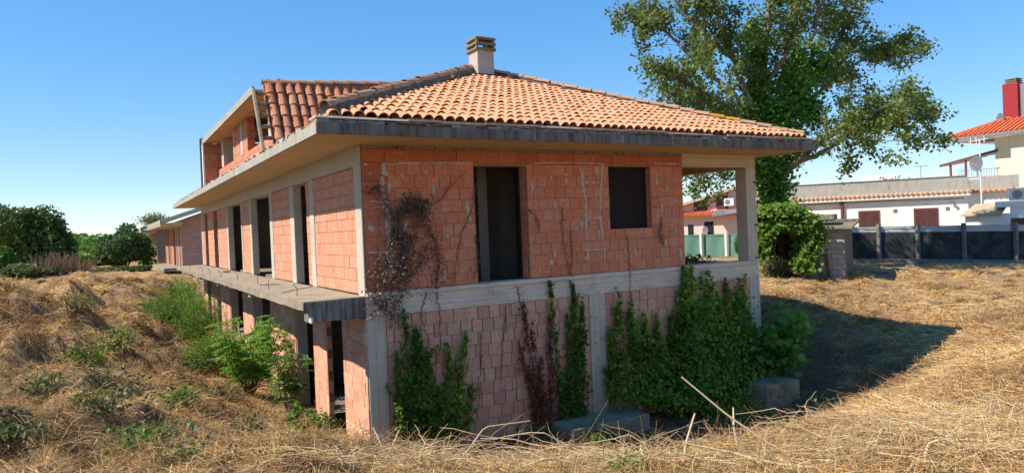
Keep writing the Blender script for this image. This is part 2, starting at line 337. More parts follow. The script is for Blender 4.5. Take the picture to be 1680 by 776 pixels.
for q in [(250, 520, -1.25), (330, 600, -2.25), (200, 620, -1.35), (100, 560, -.8), (0, 600, -.68), (100, 700, -.75), (300, 700, -1.65), (420, 720, -2.5), (500, 728, -2.75), (300, 768, -.95), (450, 764, -1.0), (160, 480, -.55), (40, 470, -.5),
          (290, 470, -.8), (600, 760, -.78), (800, 766, -.62), (1000, 770, -.66), (1130, 760, -.7), (1240, 735, -.76), (1400, 676, -.85), (1550, 612, -.92), (1680, 575, -.95), (1500, 740, -.5), (1660, 700, -.55),
          (1290, 470, -1.32), (1400, 470, -1.45), (1550, 470, -1.5), (1680, 470, -1.45), (1680, 520, -1.85), (1340, 443, -1.05), (1250, 436, -1.0)]: cpp(*q)
CPa = np.array(CP)
def _tps(r2): return np.where(r2 > 1e-12, r2*np.log(r2+1e-12), 0)
_n = len(CPa); _K = _tps(((CPa[:, None, :2]-CPa[None, :, :2])**2).sum(-1))+np.eye(_n)*.6
_P = np.c_[np.ones(_n), CPa[:, :2]]
_A = np.zeros((_n+3, _n+3)); _A[:_n, :_n] = _K; _A[:_n, _n:] = _P; _A[_n:, :_n] = _P.T
_w = np.linalg.solve(_A, np.r_[CPa[:, 2], 0, 0, 0])
def ground(x, y, rough=True):
    x = np.atleast_1d(np.asarray(x, float)); y = np.atleast_1d(np.asarray(y, float)); sh = x.shape; x = x.ravel(); y = y.ravel()
    out = np.empty(len(x))
    for i in range(0, len(x), 40000):
        a, b = x[i:i+40000], y[i:i+40000]
        r2 = (a[:, None]-CPa[None, :, 0])**2+(b[:, None]-CPa[None, :, 1])**2
        out[i:i+40000] = _tps(r2)@_w[:_n]+_w[_n]+_w[_n+1]*a+_w[_n+2]*b
    R = np.hypot(x-4, y-4); k = np.clip((R-70)/60, 0, 1); out = out*(1-k)+(-.8)*k
    out = np.clip(out, -3.6, -.3)
    if rough:
        left = np.clip((-x-1)/3, 0, 1)*np.clip((32-y)/10, 0, 1)
        d = np.maximum(np.maximum(-x, x-10.5), np.maximum(-y, y-23.6)); near = np.clip(d/1.5, 0, 1)
        out = out+near*((fbm(x, y, 3.2)-.5)*.35*(.5+1.3*left)+(np.abs(fbm(x+40, y, 1.1, 4)-.5)-.12)*.9*(.22+1.7*left)+(fbm(x+9, y, .5, 3)-.5)*.26*(.4+1.1*left)+(fbm(x, y+31, .22, 2)-.5)*.07)
        ins = d < -.2; out[ins] = np.minimum(out[ins], -3.05)
    return out.reshape(sh)
def litter(x, y):     # darker brown ground and twig litter in the pit, front and right of house
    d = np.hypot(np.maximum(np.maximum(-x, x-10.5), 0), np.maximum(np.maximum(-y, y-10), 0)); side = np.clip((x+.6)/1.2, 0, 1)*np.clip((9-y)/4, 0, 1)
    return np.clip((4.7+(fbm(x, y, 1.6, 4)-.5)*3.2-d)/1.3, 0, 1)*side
def gz(x, y): return float(ground(x, y)[0])

k = N('mown_earth'); p = k.world()
c = k.mix(k.ramp(k.noise(p, .5, 6, .65), [(.35, 0), (.65, 1)]), (.42, .25, .11), (.54, .33, .15))
c = k.mix(k.ramp(k.noise(p, 2.4, 7, .75), [(.42, 0), (.62, .85)]), c, (.12, .078, .05))
c = k.mix(k.ramp(k.noise(p, 17, 6, .8), [(.45, 0), (.65, .8)]), c, (.68, .45, .21))
c = k.mix(k.ramp(k.noise(p, 38, 4, .8), [(.5, 0), (.7, .7)]), c, (.10, .065, .045))
c = k.mix(k.ramp(k.noise(p, 1.1, 7, .7), [(.52, 0), (.62, .8)]), c, (.11, .072, .05))
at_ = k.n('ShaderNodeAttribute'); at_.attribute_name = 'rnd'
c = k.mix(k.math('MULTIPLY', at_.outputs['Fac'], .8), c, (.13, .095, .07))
k.base(c); k.bump(k.math('ADD', k.noise(p, 30, 6, .8), k.noise(p, 6, 5, .7)), .9, .07); M['ground'] = k.m

th = np.concatenate([np.linspace(-52, 52, 470), np.linspace(52, 308, 120)[1:-1]])*math.pi/180
rr = np.exp(np.linspace(math.log(.35), math.log(1500), 430))
TH, RR = np.meshgrid(th, rr, indexing='ij')
GX = CAM[0]+RR*np.sin(YAW+TH); GY = CAM[1]+RR*np.cos(YAW+TH); GZ = ground(GX, GY)
nt_, nr_ = GX.shape
idx = np.arange(nt_*nr_).reshape(nt_, nr_); a = idx; b = np.roll(idx, -1, axis=0)
Q = np.stack([a[:, :-1], b[:, :-1], b[:, 1:], a[:, 1:]], -1).reshape(-1, 4)
Vg = np.stack([GX, GY, GZ], -1).reshape(-1, 3)
Vg = np.vstack([Vg, [[CAM[0], CAM[1], gz(CAM[0], CAM[1])]]]); cidx = len(Vg)-1
T = np.stack([idx[:, 0], np.full(nt_, cidx), np.roll(idx[:, 0], -1)], -1)
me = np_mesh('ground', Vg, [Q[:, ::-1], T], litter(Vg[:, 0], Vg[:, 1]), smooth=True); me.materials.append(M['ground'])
tag(link(bpy.data.objects.new('ground', me)), 'mown earth bank sloping into the pit around the house', kind='structure')

# ------------------------------------------------------------------ the unfinished house
XB, XC, L = 7.93, 10.50, 23.53
ZT = 2.742                         # underside of the eave slab
EX0, EX1, EY0, EY1 = -1.08, 11.24, -1.23, 24.74
house = tag(empty('unfinished_house', (0, 0, -3.0)), 'large unfinished brick house with tiled hip roof in the pit', 'house')
HI = Matrix.Translation((0, 0, 3.0))
def H(o):                          # keep world coordinates under the house empty
    o.parent = house; o.matrix_parent_inverse = HI; return o
def hpart(mb, name, mat, bev=0.0, kind=None):
    o = mb.build(name, mat, kind=kind); H(o)
    if bev: bevel(o, bev)
    return o

# -- brick pool
_c = .03
UB = np.array([(0, 1, 0), (1, 1, 0), (1, 1, 1), (0, 1, 1), (0, .06, 0), (1, .06, 0), (1, .06, 1), (0, .06, 1), (_c, 0, _c), (1-_c, 0, _c), (1-_c, 0, 1-_c), (_c, 0, 1-_c)], float)
UQ = np.array([(8, 9, 10, 11), (4, 5, 9, 8), (5, 6, 10, 9), (6, 7, 11, 10), (7, 4, 8, 11), (0, 1, 5, 4), (1, 2, 6, 5), (2, 3, 7, 6), (3, 0, 4, 7)])
POOL = []                          # (screen size, wall part, matkey, verts-scale data)
def courses(u0, u1, zs, openings, wmin, wmax, seed, stack=False):
    rg = random.Random(seed); out = []
    for i in range(len(zs)-1):
        za, zb = zs[i], zs[i+1]; zm = (za+zb)/2
        iv = [(u0, u1)]
        for (a, b, c0, c1) in openings:
            if c0-.02 < zm < c1+.02:
                iv = [t for (s, e) in iv for t in ((s, min(e, a)), (max(s, b), e)) if t[1]-t[0] > .04]
        for (s, e) in iv:
            u = s; first = True
            while e-u > .04:
                w = rg.uniform(wmin, wmax)
                if first and (i % 2): w *= rg.uniform(.45, .7)
                first = False
                if e-u-w < .09: w = e-u
                out.append((u, min(u+w, e), za, zb)); u += w
    return out
def add_bricks(wall, pieces, axis, plane, mat, gz_=.005, gu=.007, depth=.09, jit=.004):
    for (u0, u1, z0, z1) in pieces:
        if u1-u0 < .05: continue
        off = plane+random.uniform(-jit, jit)
        g = gu*random.uniform(.5, 1.7)
        u0_, u1_ = u0+g/2, u1-g/2; z0_, z1_ = z0+gz_/2+random.uniform(-.002, .002), z1-gz_/2
        if axis == 'y': loc = (u0_, off, z0_); sc = (u1_-u0_, depth, z1_-z0_); n = np.array([0, -1, 0])
        else: loc = (off, u0_, z0_); sc = (depth, u1_-u0_, z1_-z0_); n = np.array([-1, 0, 0])
        cen = np.array(loc); v = CAM-cen; dd = np.linalg.norm(v)
        POOL.append(((u1-u0)*(z1-z0)*max((v@n)/dd, 0)/dd**2, wall, mat, axis, loc, sc))

# -- upper front wall (faces the camera)
DOOR = (2.32, 3.55, .0, 2.40); WIN = (5.70, 6.92, .94, 2.41)
mb = MB(); Y0, Y1 = .022, .30
for (a, b, c0, c1) in [(.03, 2.32, .06, 2.70), (3.55, 5.70, .06, 2.70), (6.92, XB, .06, 2.70), (2.32, 3.55, 2.40, 2.70), (5.70, 6.92, .06, .94), (5.70, 6.92, 2.41, 2.70)]:
    mb.box(a, b, Y0, Y1, c0, c1)
uf = hpart(mb, 'brick_wall', M['mortar'])
zs = list(np.linspace(.065, 2.425, 11))
p1 = courses(.52, XB, zs, [DOOR, WIN], .235, .29, 1)
add_bricks(uf, p1, 'y', 0, 'brick_up')
add_bricks(uf, courses(.035, .52, list(np.linspace(.065, 2.425, 8)), [], .48, .49, 2), 'y', -.006, 'brick_top')
add_bricks(uf, courses(.035, XB, [2.425, 2.672], [], .42, .56, 3), 'y', -.004, 'brick_top', gu=.006)
mb = MB(); mb.box(.03, XB, .004, .3, 2.676, ZT); hpart(mb, 'bedding_strip', M['rubble'])
# reveal lining of hollow bricks at the door and window edges
for (a, b, c0, c1) in (DOOR, WIN):
    mb = MB()
    for xx in (a, b):
        for z in np.arange(max(c0, .08), c1-.1, .236):
            mb.box(xx-.008 if xx == a else xx-.006, xx+.006 if xx == a else xx+.008, .09, .28, z, z+.215)
    o = hpart(mb, 'reveal_bricks', M['brick_up'], kind='stuff')
mb = MB(); mb.box(2.30, 3.57, -.006, .28, 2.392, 2.408); hpart(mb, 'lintel', M['timber'])
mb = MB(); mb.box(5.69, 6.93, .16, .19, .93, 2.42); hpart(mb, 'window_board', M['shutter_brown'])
# mortar smears lying on the bricks
def blob(mb, cx, cz, w, h, y=-.012, n=12, seed=0):
    rg = random.Random(seed); pts = []
    for i in range(n):
        a = 2*math.pi*i/n; q = rg.uniform(.65, 1.15); ca, sa = math.cos(a), math.sin(a)
        ca = math.copysign(abs(ca)**.6, ca); sa = math.copysign(abs(sa)**.6, sa)
        pts.append((cx+ca*w/2*q, cz+sa*h/2*q))
    mb.prism(pts[::-1], y, .01)
def smear_px(pts, w, seed, nm='mortar_smear'):
    rg = random.Random(seed); mb = MB(); P = [on(px, py, 'y', 0) for px, py in pts]; line = []
    for a, b in zip(P[:-1], P[1:]):
        n = max(2, int(np.linalg.norm(b-a)/.035)); line += [a+(b-a)*k/n for k in range(n)]
    line.append(P[-1]); line = np.array(line); tg = np.gradient(line, axis=0); tg /= np.linalg.norm(tg, axis=1)[:, None]+1e-9
    run = []
    for k, (p_, t_) in enumerate(zip(line, tg)):
        nx, nz = -t_[2], t_[0]; wa, wb = [w*.5*rg.uniform(.35, 1.35) for _ in range(2)]
        if rg.random() < .06: wa, wb = wa*.25, wb*.25
        if rg.random() < .10: wa *= 1.9
        y = -.009-rg.random()*.005
        run.append([(p_[0]+nx*wa, y, p_[2]+nz*wa), (p_[0]-nx*wb, y, p_[2]-nz*wb), (p_[0]-nx*wb*1.1, .01, p_[2]-nz*wb*1.1), (p_[0]+nx*wa*1.1, .01, p_[2]+nz*wa*1.1)])
    V = np.array(run).reshape(-1, 3); m_ = len(run)
    Qs = [(4*k+j, 4*k+(j+1) % 4, 4*k+4+(j+1) % 4, 4*k+4+j) for k in range(m_-1) for j in range(4)]+[(3, 2, 1, 0), (4*m_-4, 4*m_-3, 4*m_-2, 4*m_-1)]
    return hpart(mb.add(V, Qs), nm, M['smear'])
for i, (pts, w) in enumerate([([(627, 269), (700, 267), (775, 268)], .035), ([(629, 270), (627, 300), (630, 330)], .07), ([(636, 340), (639, 420), (640, 460)], .10), ([(606, 330), (640, 333)], .03), ([(605, 370), (612, 378)], .1), ([(604, 415), (655, 412)], .04),
        ([(955, 278), (956, 305), (961, 330), (961, 370), (963, 395)], .06), ([(988, 270), (986, 300), (984, 345), (988, 392)], .055), ([(962, 359), (986, 357)], .04), ([(963, 300), (984, 299)], .035), ([(963, 412), (966, 428)], .05), ([(992, 411), (991, 426)], .05), ([(958, 411), (994, 408)], .035), ([(950, 272), (957, 300), (955, 316)], .05),
        ([(875, 268), (935, 267), (990, 269)], .03), ([(766, 330), (768, 352)], .07), ([(770, 355), (771, 366)], .05), ([(872, 300), (873, 318)], .05), ([(874, 345), (874, 362)], .045), ([(1077, 285), (1078, 304)], .045), ([(1086, 335), (1086, 350)], .05), ([(1079, 352), (1079, 368)], .045), ([(1115, 405), (1116, 420)], .06), ([(928, 285), (929, 303)], .05), ([(1072, 268), (1118, 270)], .03), ([(658, 285), (660, 292)], .07)]):
    smear_px(pts, w, i)

for i in range(46):
    rg = random.Random(900+i); x_ = rg.uniform(.1, 7.8); z_ = rg.uniform(.12, 2.4)
    if (2.2 < x_ < 3.7) or (5.6 < x_ < 7.0 and z_ > .85): continue
    mb = MB(); blob(mb, x_, z_, rg.uniform(.03, .10), rg.uniform(.04, .22), -.009-rg.random()*.004, 9, i); hpart(mb, 'mortar_dab', M['smear'])
# -- concrete band, ledge and lower front
mb = MB(); mb.box(0, XC, .003, .34, -.40, .055); o = hpart(mb, 'concrete_band', M['conc_band'], .012)
mb = MB(); mb.box(.02, 5.1, -.045, .1, -.035, .052); mb.box(5.1, XC, -.03, .1, -.05, .049); hpart(mb, 'ledge', M['conc_band'], .015)
for z in (-.13, -.22, -.31):
    mb = MB(); x = .1
    while x < XC-.3:
        w = random.uniform(1.2, 3.0); mb.box(x, min(x+w, XC-.02), -.006-random.random()*.006, .05, z-.035-random.uniform(0, .01), z+.035); x += w+.01
    hpart(mb, 'board_mark', M['conc_band'])
mb = MB(); mb.box(.37, 5.02, .03, .32, -3.6, -.4); mb.box(5.46, XC, .03, .32, -3.6, -.4); lf = hpart(mb, 'brick_wall', M['mortar_low'])
zl = list(np.linspace(-3.652, -.402, 14))
add_bricks(lf, courses(.375, 5.02, zl, [], .235, .30, 11), 'y', .006, 'brick_low', gu=.014, jit=.005)
add_bricks(lf, courses(5.46, XC-.38, zl, [], .235, .30, 12), 'y', .006, 'brick_low', gu=.014, jit=.005)
for (a, b) in ((.0, .37), (5.02, 5.46), (XC-.38, XC)):
    mb = MB(); mb.box(a+.002, b, -.012, .40, -3.7, -.395); hpart(mb, 'column', M['conc_col'], .012)
# form tie holes in the middle column: black plates stand for their shade
mb = MB()
for (px, py) in [(971, 520), (978, 521), (976, 545), (987, 555), (977, 563), (982, 590)]:
    q = on(px, py, 'y', -.012); mb.box(q[0]-.014, q[0]+.014, -.014, .0, q[2]-.018, q[2]+.018)
hpart(mb, 'tie_hole_shade', M['bitumen'], kind='stuff')

# -- left facade, upper storey (faces the sun)
UPP = [('c', 0, .36), ('b', .36, 3.25), ('c', 3.25, 3.60), ('b', 3.60, 3.95), ('o', 3.95, 5.10), ('c', 5.10, 5.50), ('b', 5.50, 7.60), ('c', 7.60, 7.95), ('o', 7.95, 10.75), ('c', 10.75, 11.0), ('b', 11.0, 12.45), ('c', 12.45, 12.62),
       ('o', 12.62, 15.45), ('c', 15.45, 15.72), ('b', 15.72, 18.35), ('o', 18.35, 19.5), ('b', 19.5, 21.35), ('o', 21.35, 22.4), ('b', 22.4, 23.2), ('c', 23.2, L)]
BZ = 2.38
mb = MB(); mb.box(.002, .34, .302, L, BZ, ZT); o = hpart(mb, 'ring_beam', M['conc_left'], .01)
mbm = MB()
wl = hpart(MB().box(.03, .2, .37, 3.24, 0, BZ), 'brick_wall', M['mortar'])
for i, (kd, a, b) in enumerate(UPP):
    if kd == 'c':
        hpart(MB().box(-.012 if i else -.004, .19 if i else .028, a, b, .0, BZ+(.36 if i == 0 else 0)), 'column', M['conc_left'], .01)
        if i == 0: hpart(MB().box(.0285, .34, .302, b, 0, ZT-.001), 'column', M['conc_left'])
    elif kd == 'b':
        w = wl if i == 1 else hpart(MB().box(.03, .2, a, b, 0, BZ), 'brick_wall', M['mortar'])
        add_bricks(w, courses(a, b, list(np.linspace(.02, BZ-.03, 11)), [], .22, .27, 20+i), 'x', .006, 'brick_left', gz_=.006, gu=.009)
# -- lower storey, left
LOW = [('b', .0, 1.45), ('o', 1.45, 2.65), ('b', 2.65, 3.72), ('o', 3.72, 5.42), ('b', 5.42, 8.35), ('o', 8.35, 11.05), ('b', 11.05, 12.9), ('o', 12.9, 15.7), ('b', 15.7, 18.0), ('o', 18.0, 19.3), ('b', 19.3, 21.0), ('o', 21.0, 22.2), ('b', 22.2, L)]
for i, (kd, a, b) in enumerate(LOW):
    if kd == 'b':
        a_ = .41 if i == 0 else a
        w = hpart(MB().box(.01, .095 if i == 2 else .2, a_, b, -3.2, -.40), 'brick_wall', M['mortar_low'])
        add_bricks(w, courses(a if i else -.005, b, list(np.linspace(-3.0, -.42, 12)), [], .24, .30, 40+i), 'x', -.025, 'brick_low', gu=.010)
        if i and i != 2: hpart(MB().box(-.0, .27, a-.03, a+.0, -3.2, -.403), 'column', M['conc_left'], .01)
        if i == 2: hpart(MB().box(-.02, .095, a-.03, a, -3.2, -.403), 'jamb_bricks', M['brick_low'])
        # hollow brick ends on the near jamb, cell shade painted as black plates
        if i == 2 or i == 0:
            mb = MB()
            for z in np.arange(-2.9, -.55, .47):
                for k1 in range(2):
                    for k2 in range(4): mb.box(.0+k1*.045, .035+k1*.045, a-.035, a-.0315, z+k2*.05, z+k2*.05+.032)
            if i == 2: hpart(mb, 'brick_cell_shade', M['bitumen'], kind='stuff')
hpart(MB().box(.0, .34, .31, L, -.40, -.19), 'ring_beam', M['conc_left'])

# -- balcony slab with its stained end beam, brackets and rods
mb = MB(); n = 70; ys = np.linspace(.003, L+.6, n); ex = -1.11+(np.array([random.uniform(-.025, .03) for _ in range(n)]))
V = []; 
for y, e in zip(ys, ex):
    V += [(e, y, -.012), (e+.006, y, -.175+random.uniform(-.012, .02)), (.0, y, -.19), (.0, y, -.002)]
Qs = [(4*i+j, 4*i+(j+1) % 4, 4*i+4+(j+1) % 4, 4*i+4+j) for i in range(n-1) for j in range(4)]+[(0, 1, 2, 3), (4*n-1, 4*n-2, 4*n-3, 4*n-4)]
mb.add(V, Qs); slab = hpart(mb, 'balcony_slab', M['slab'])
hpart(MB().box(-1.03, .0, -.004, .30, -.385, -.014).box(-1.11, -1.03, -.002, .03, -.17, -.014), 'end_beam', M['slab_end'], .012)
hpart(MB().tube([(-.99, -.01, -.30), (-.99, -.03, -.37), (-.99, .0, -.375)], .035, .03, 8), 'drain_spout', M['white_paint'])
for y in (5.6, 11.1, 15.8, 19.5):
    hpart(MB().box(-1.02, .0, y, y+.25, -.30, -.185), 'bracket_beam', M['conc_left'], .01)
mb = MB()
for i in range(9):
    y = 1.5+i*2.3; x = random.uniform(-1.0, -.7); mb.tube([(x, y, -.05), (x+random.uniform(-.03, .03), y, .12), (x+random.uniform(-.1, .1), y+random.uniform(-.1, .1), .22)], .008, .007, 5)
mb.tube([(-1.0, 2.2, .02), (-.5, 2.9, .015), (-.1, 3.2, .02)], .008, .007, 5); mb.tube([(-.9, 5.0, .02), (-.4, 5.1, .015)], .01, .008, 5)
hpart(mb, 'reinforcing_rods', M['steel_rust'], kind='stuff')

# -- loggia at the right end
hpart(MB().box(XB, XC-.001, -.002, .32, 2.425, ZT), 'loggia_beam', M['beam_ochre'], .01)
hpart(MB().box(XC-.34, XC, .322, 3.0, 2.425, ZT-.002), 'loggia_beam', M['beam_ochre'], .01)
o = hpart(MB().box(XC-.36, XC-.002, .0, .36, .0, 2.424), 'column', M['conc_col'], .014)
mb = MB()
for z in (2.05, .95, .12): mb.bar((XC-.12, -.01, z), (XC+.02, -.02, z-.01), .025, .03)
hpart(mb, 'form_clamps', M['steel_rust'])
hpart(MB().box(XB+.01, XB+.25, .30, 3.2, 0, ZT-.003), 'brick_wall', M['brick_far'])
mb = MB()
for z in np.arange(.1, 2.3, .47): mb.box(XB-.004, XB+.012, .02, .27, z, z+.2)
hpart(mb, 'hollow_brick_ends', M['brick_top'], kind='stuff')
hpart(MB().box(XB+.25, XC, 3.0, 3.2, .0, ZT-.003), 'brick_wall', M['brick_far'])
# -- floor slabs, hidden walls, inner columns
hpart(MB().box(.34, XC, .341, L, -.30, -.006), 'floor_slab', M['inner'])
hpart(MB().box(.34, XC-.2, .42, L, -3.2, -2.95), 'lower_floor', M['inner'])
hpart(MB().box(XC-.25, XC-.003, 3.2, L, 0, ZT-.004).box(XC-.25, XC-.003, .41, L, -3.2, -.31), 'brick_wall', M['brick_far'])
hpart(MB().box(.35, XC-.26, L-.25, L-.001, 0, ZT-.005).box(.27, XC-.26, L-.25, L-.001, -3.2, -.31), 'brick_wall', M['brick_far'])
mb = MB()  # cross walls added inside so no light passes through the house
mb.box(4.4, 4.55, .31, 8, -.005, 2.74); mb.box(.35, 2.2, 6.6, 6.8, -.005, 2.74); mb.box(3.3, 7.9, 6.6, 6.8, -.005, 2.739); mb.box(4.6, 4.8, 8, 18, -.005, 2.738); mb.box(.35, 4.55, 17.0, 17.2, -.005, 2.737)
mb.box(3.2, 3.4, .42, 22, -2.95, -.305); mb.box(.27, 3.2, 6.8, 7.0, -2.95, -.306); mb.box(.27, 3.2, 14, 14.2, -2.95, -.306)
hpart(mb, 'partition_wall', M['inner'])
for (px, y, w) in ((786, 1.0, .22), (829, 1.7, .30), (806, 3.2, .2)):
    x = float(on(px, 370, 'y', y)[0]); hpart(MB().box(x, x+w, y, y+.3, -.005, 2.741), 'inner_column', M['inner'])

# -- eave slab and fascias
hpart(MB().box(EX0, EX1, EY0, EY1, ZT+.001, 2.91), 'eave_slab', M['soffit'])
def fascia(a, b, inner, nm, mat, seed, z0=2.735, z1=2.918, seg=1.15):
    rg = random.Random(seed); a = np.array(a, float); b = np.array(b, float); d = b-a; ln = np.linalg.norm(d); d /= ln; nrm = np.array(inner, float); t = 0
    while t < ln-.01:
        w = min(seg*rg.uniform(.8, 1.3), ln-t)
        if ln-t-w < .3: w = ln-t
        o0 = rg.uniform(-.004, .004); p = a+d*t-nrm*(.004+o0); q = a+d*(t+w-.0015)-nrm*(.004+o0); r_ = p+nrm*.05; s_ = q+nrm*.05
        zt = z1+rg.uniform(-.006, .006)
        V = [(*v[:2], z) for z in (z0+rg.uniform(-.003, .003), zt) for v in (p, q, s_, r_)]
        o = hpart(MB().add(V, [(0, 1, 5, 4), (1, 2, 6, 5), (2, 3, 7, 6), (3, 0, 4, 7), (4, 5, 6, 7), (3, 2, 1, 0)]), nm, mat, .008); t += w
fascia((EX0, EY0), (EX1, EY0), (0, 1), 'fascia_panel', M['fascia_dark'], 5)
fascia((EX0, EY1), (EX0, EY0+.052), (1, 0), 'fascia_panel', M['fascia_left'], 6, seg=1.6)
fascia((EX1, EY0+.052), (EX1, EY1), (-1, 0), 'fascia_panel', M['fascia_dark'], 7, seg=2.5)
# crumbled cornice of mortar and brick bits over the fascia
mb = MB(); rg = random.Random(9)
x = EX0+.02
while x < EX1-.1:
    w = rg.uniform(.05, .34)
    for lay in range(2):
        if rg.random() < .85:
            y = EY0+rg.uniform(.0, .05)+lay*.03; z = 2.915+lay*.05; h = rg.uniform(.03, .06)
            V = np.array([(xx, yy, zz) for zz in (z, z+h) for yy in (y, y+.3) for xx in (x, x+w)])+np.array([[rg.uniform(-.012, .012) for _ in range(3)] for _ in range(8)])
            mb.add(V, [(0, 2, 3, 1), (4, 5, 7, 6), (0, 1, 5, 4), (2, 6, 7, 3), (0, 4, 6, 2), (1, 3, 7, 5)])
    x += w*.93
hpart(mb, 'crumbled_cornice', M['rubble'], kind='stuff')
mb = MB(); x = EX0
while x < EX1-.15:
    w = rg.uniform(.35, 1.5)
    if rg.random() < .8:
        zt = 3.0+rg.uniform(-.012, .012)
        V = np.array([(xx, yy, zz) for zz in (zt, zt+.035) for yy in (EY0+.0+rg.uniform(0, .03), EY0+.42) for xx in (x, min(x+w, EX1-.05))])
        mb.add(V, [(0, 2, 3, 1), (4, 5, 7, 6), (0, 1, 5, 4), (2, 6, 7, 3), (0, 4, 6, 2), (1, 3, 7, 5)])
    x += w
hpart(mb, 'mortar_ledge', M['smear'], kind='stuff')
mb = MB(); y = EY0+.3
while y < EY1:
    w = rg.uniform(.08, .4)
    if rg.random() < .75:
        V = np.array([(xx, yy, zz) for zz in (2.913, 2.94+rg.uniform(0, .07)) for yy in (y, y+w) for xx in (EX0+rg.uniform(.01, .06), EX0+.4)])
        mb.add(V, [(0, 2, 3, 1), (4, 5, 7, 6), (0, 1, 5, 4), (2, 6, 7, 3), (0, 4, 6, 2), (1, 3, 7, 5)])
    y += w
hpart(mb, 'crumbled_cornice', M['fascia_left'], kind='stuff')

# -- roof planes
ZE = 3.02; AX = (EX0+EX1)/2; HW = AX-EX0; SL = .40; ZR = ZE+SL*HW; RY0, RY1 = EY0+HW, EY1-HW
e = .10
roof = hpart(MB().add([(EX0+e, EY0+e, ZE), (EX1-e, EY0+e, ZE), (EX1-e, EY1-e, ZE), (EX0+e, EY1-e, ZE), (AX, RY0, ZR-.03), (AX, RY1, ZR-.03), (EX0+e, EY0+e, 2.91), (EX1-e, EY0+e, 2.91), (EX1-e, EY1-e, 2.91), (EX0+e, EY1-e, 2.91)],
    [(0, 4, 5, 3), (1, 2, 5, 4), (6, 7, 1, 0), (7, 8, 2, 1), (8, 9, 3, 2), (9, 6, 0, 3)], [(0, 1, 4), (2, 3, 5)]), 'roof', M['roof_under'])
TL, NA = .43, 9
def tile_arrays(rl, ru, ln, th=.011):
    an = np.linspace(0, math.pi, NA); V = []
    for (r_, s, zz) in ((rl, 0, .018), (rl-th, 0, .018), (ru, ln, .0), (ru-th, ln, 0)):
        V += [(-math.cos(t)*r_, s, math.sin(t)*r_+zz) for t in an]
    Q = []
    for i in range(NA-1):
        Q += [(i, i+1, 2*NA+i+1, 2*NA+i), (NA+i, i+NA+2*NA, i+1+NA+2*NA, NA+i+1), (i, NA+i, NA+i+1, i+1)]
    return np.array(V), np.array(Q)
TV, TQ = tile_arrays(.100, .084, TL)
TPOOL = []
def lay_tiles(org, a, s, ncol, nrow, sp, ex, keep, mat, seed, lift=.03):
    rg = random.Random(seed); a = np.array(a, float); s = np.array(s, float); n = np.cross(a, s)
    for i in range(ncol):
        for j in range(nrow):
            P = np.array(org)+a*(i+.5)*sp+s*j*ex
            if not keep(P+s*.2): continue
            yaw = rg.gauss(0, .012) if rg.random() > .035 else rg.gauss(0, .09); a2 = a*math.cos(yaw)+s*math.sin(yaw); s2 = s*math.cos(yaw)-a*math.sin(yaw)
            R = np.array([a2, s2, n]).T
            Pj = P+a*rg.gauss(0, .006)+s*rg.gauss(0, .012)+n*(lift+rg.uniform(-.006, .006))
            dd = np.linalg.norm(Pj-CAM); vis = max(((CAM-Pj)/dd)@n, 0)
            TPOOL.append((vis/dd**2, mat, R, Pj))
cs = math.atan(SL); co, si = math.cos(cs), math.sin(cs)
slen = HW/co
def keep_front(P): t = P[1]-EY0; return EX0+t+.02 < P[0] < EX1-t-.02
lay_tiles((EX0+.02, EY0+.10, ZE-.02), (1, 0, 0), (0, co, si), 60, 18, .2047, .37, keep_front, 'tile', 1)
def keep_left(P): t = P[0]-EX0; return EY0+t < P[1] < EY1-t and not (P[1] < 13.9 and P[0] < 3.2) and P[0] > .4
lay_tiles((EX0+.06, EY1, ZE-.02), (0, -1, 0), (co, 0, si), 126, 18, .2047, .37, keep_left, 'tile_dark', 2)
def keep_right(P): t = EX1-P[0]; return EY0+t < P[1] < EY1-t
lay_tiles((EX1-.06, EY0, ZE-.02), (0, 1, 0), (-co, 0, si), 126, 18, .2047, .37, keep_right, 'tile', 3)
# -- attic dormer on the left slope: steep tiled cheek, thin roof slab, recessed wall
DX, CY, CZ, CK = -.72, 4.40, 4.56, 1.60            # cheek top edge and its steepness (rise per metre of y)
ck = math.atan(CK); cc, csn = math.cos(ck), math.sin(ck); RX = .06
def dz(x): return 4.40+RX*(x+1.0)
dormer = hpart(MB().add([(x, y, dz(x)+h) for h in (0, .14) for (x, y) in ((-1.02, 4.5), (3.4, 4.5), (3.4, 13.3), (-1.02, 13.3))], [(3, 2, 1, 0), (4, 5, 6, 7), (0, 1, 5, 4), (1, 2, 6, 5), (2, 3, 7, 6), (3, 0, 4, 7)]), 'dormer_slab', M['soffit'])
hpart(MB().add([(-1.03-h*.0, y, z) for h in (0,) for (y, z) in ((4.13, 4.375), (13.34, 4.375), (13.34, 4.545), (4.13, 4.545))]+[(-.99, y, z) for (y, z) in ((4.13, 4.375), (13.34, 4.375), (13.34, 4.545), (4.13, 4.545))],
      [(0, 1, 2, 3), (4, 7, 6, 5), (0, 4, 5, 1), (1, 5, 6, 2), (2, 6, 7, 3), (3, 7, 4, 0)]), 'dormer_fascia', M['fascia_left'])
yb = CY-(CZ-2.95)/CK
hpart(MB().add([(x, y, z) for x in (DX, 3.5) for (y, z) in ((CY, CZ+RX*(x+.7)), (yb, 2.95+RX*(x+.7)), (yb+.16, 2.95+RX*(x+.7)), (CY+.16, CZ+RX*(x+.7)))], [(0, 1, 5, 4), (1, 2, 6, 5), (2, 3, 7, 6), (3, 0, 4, 7), (0, 3, 2, 1), (4, 5, 6, 7)]), 'dormer_cheek', M['roof_under'])
for i in range(18):
    pass
lay_tiles((DX, yb, 2.95+.02), (1, 0, 0), (0, cc, csn), 19, 6, .225, .335, lambda P: P[2] > ZE+SL*(P[0]-EX0)-.35 and P[2] < CZ+RX*(P[0]+.7)+.0, 'tile_dark', 4, .02)
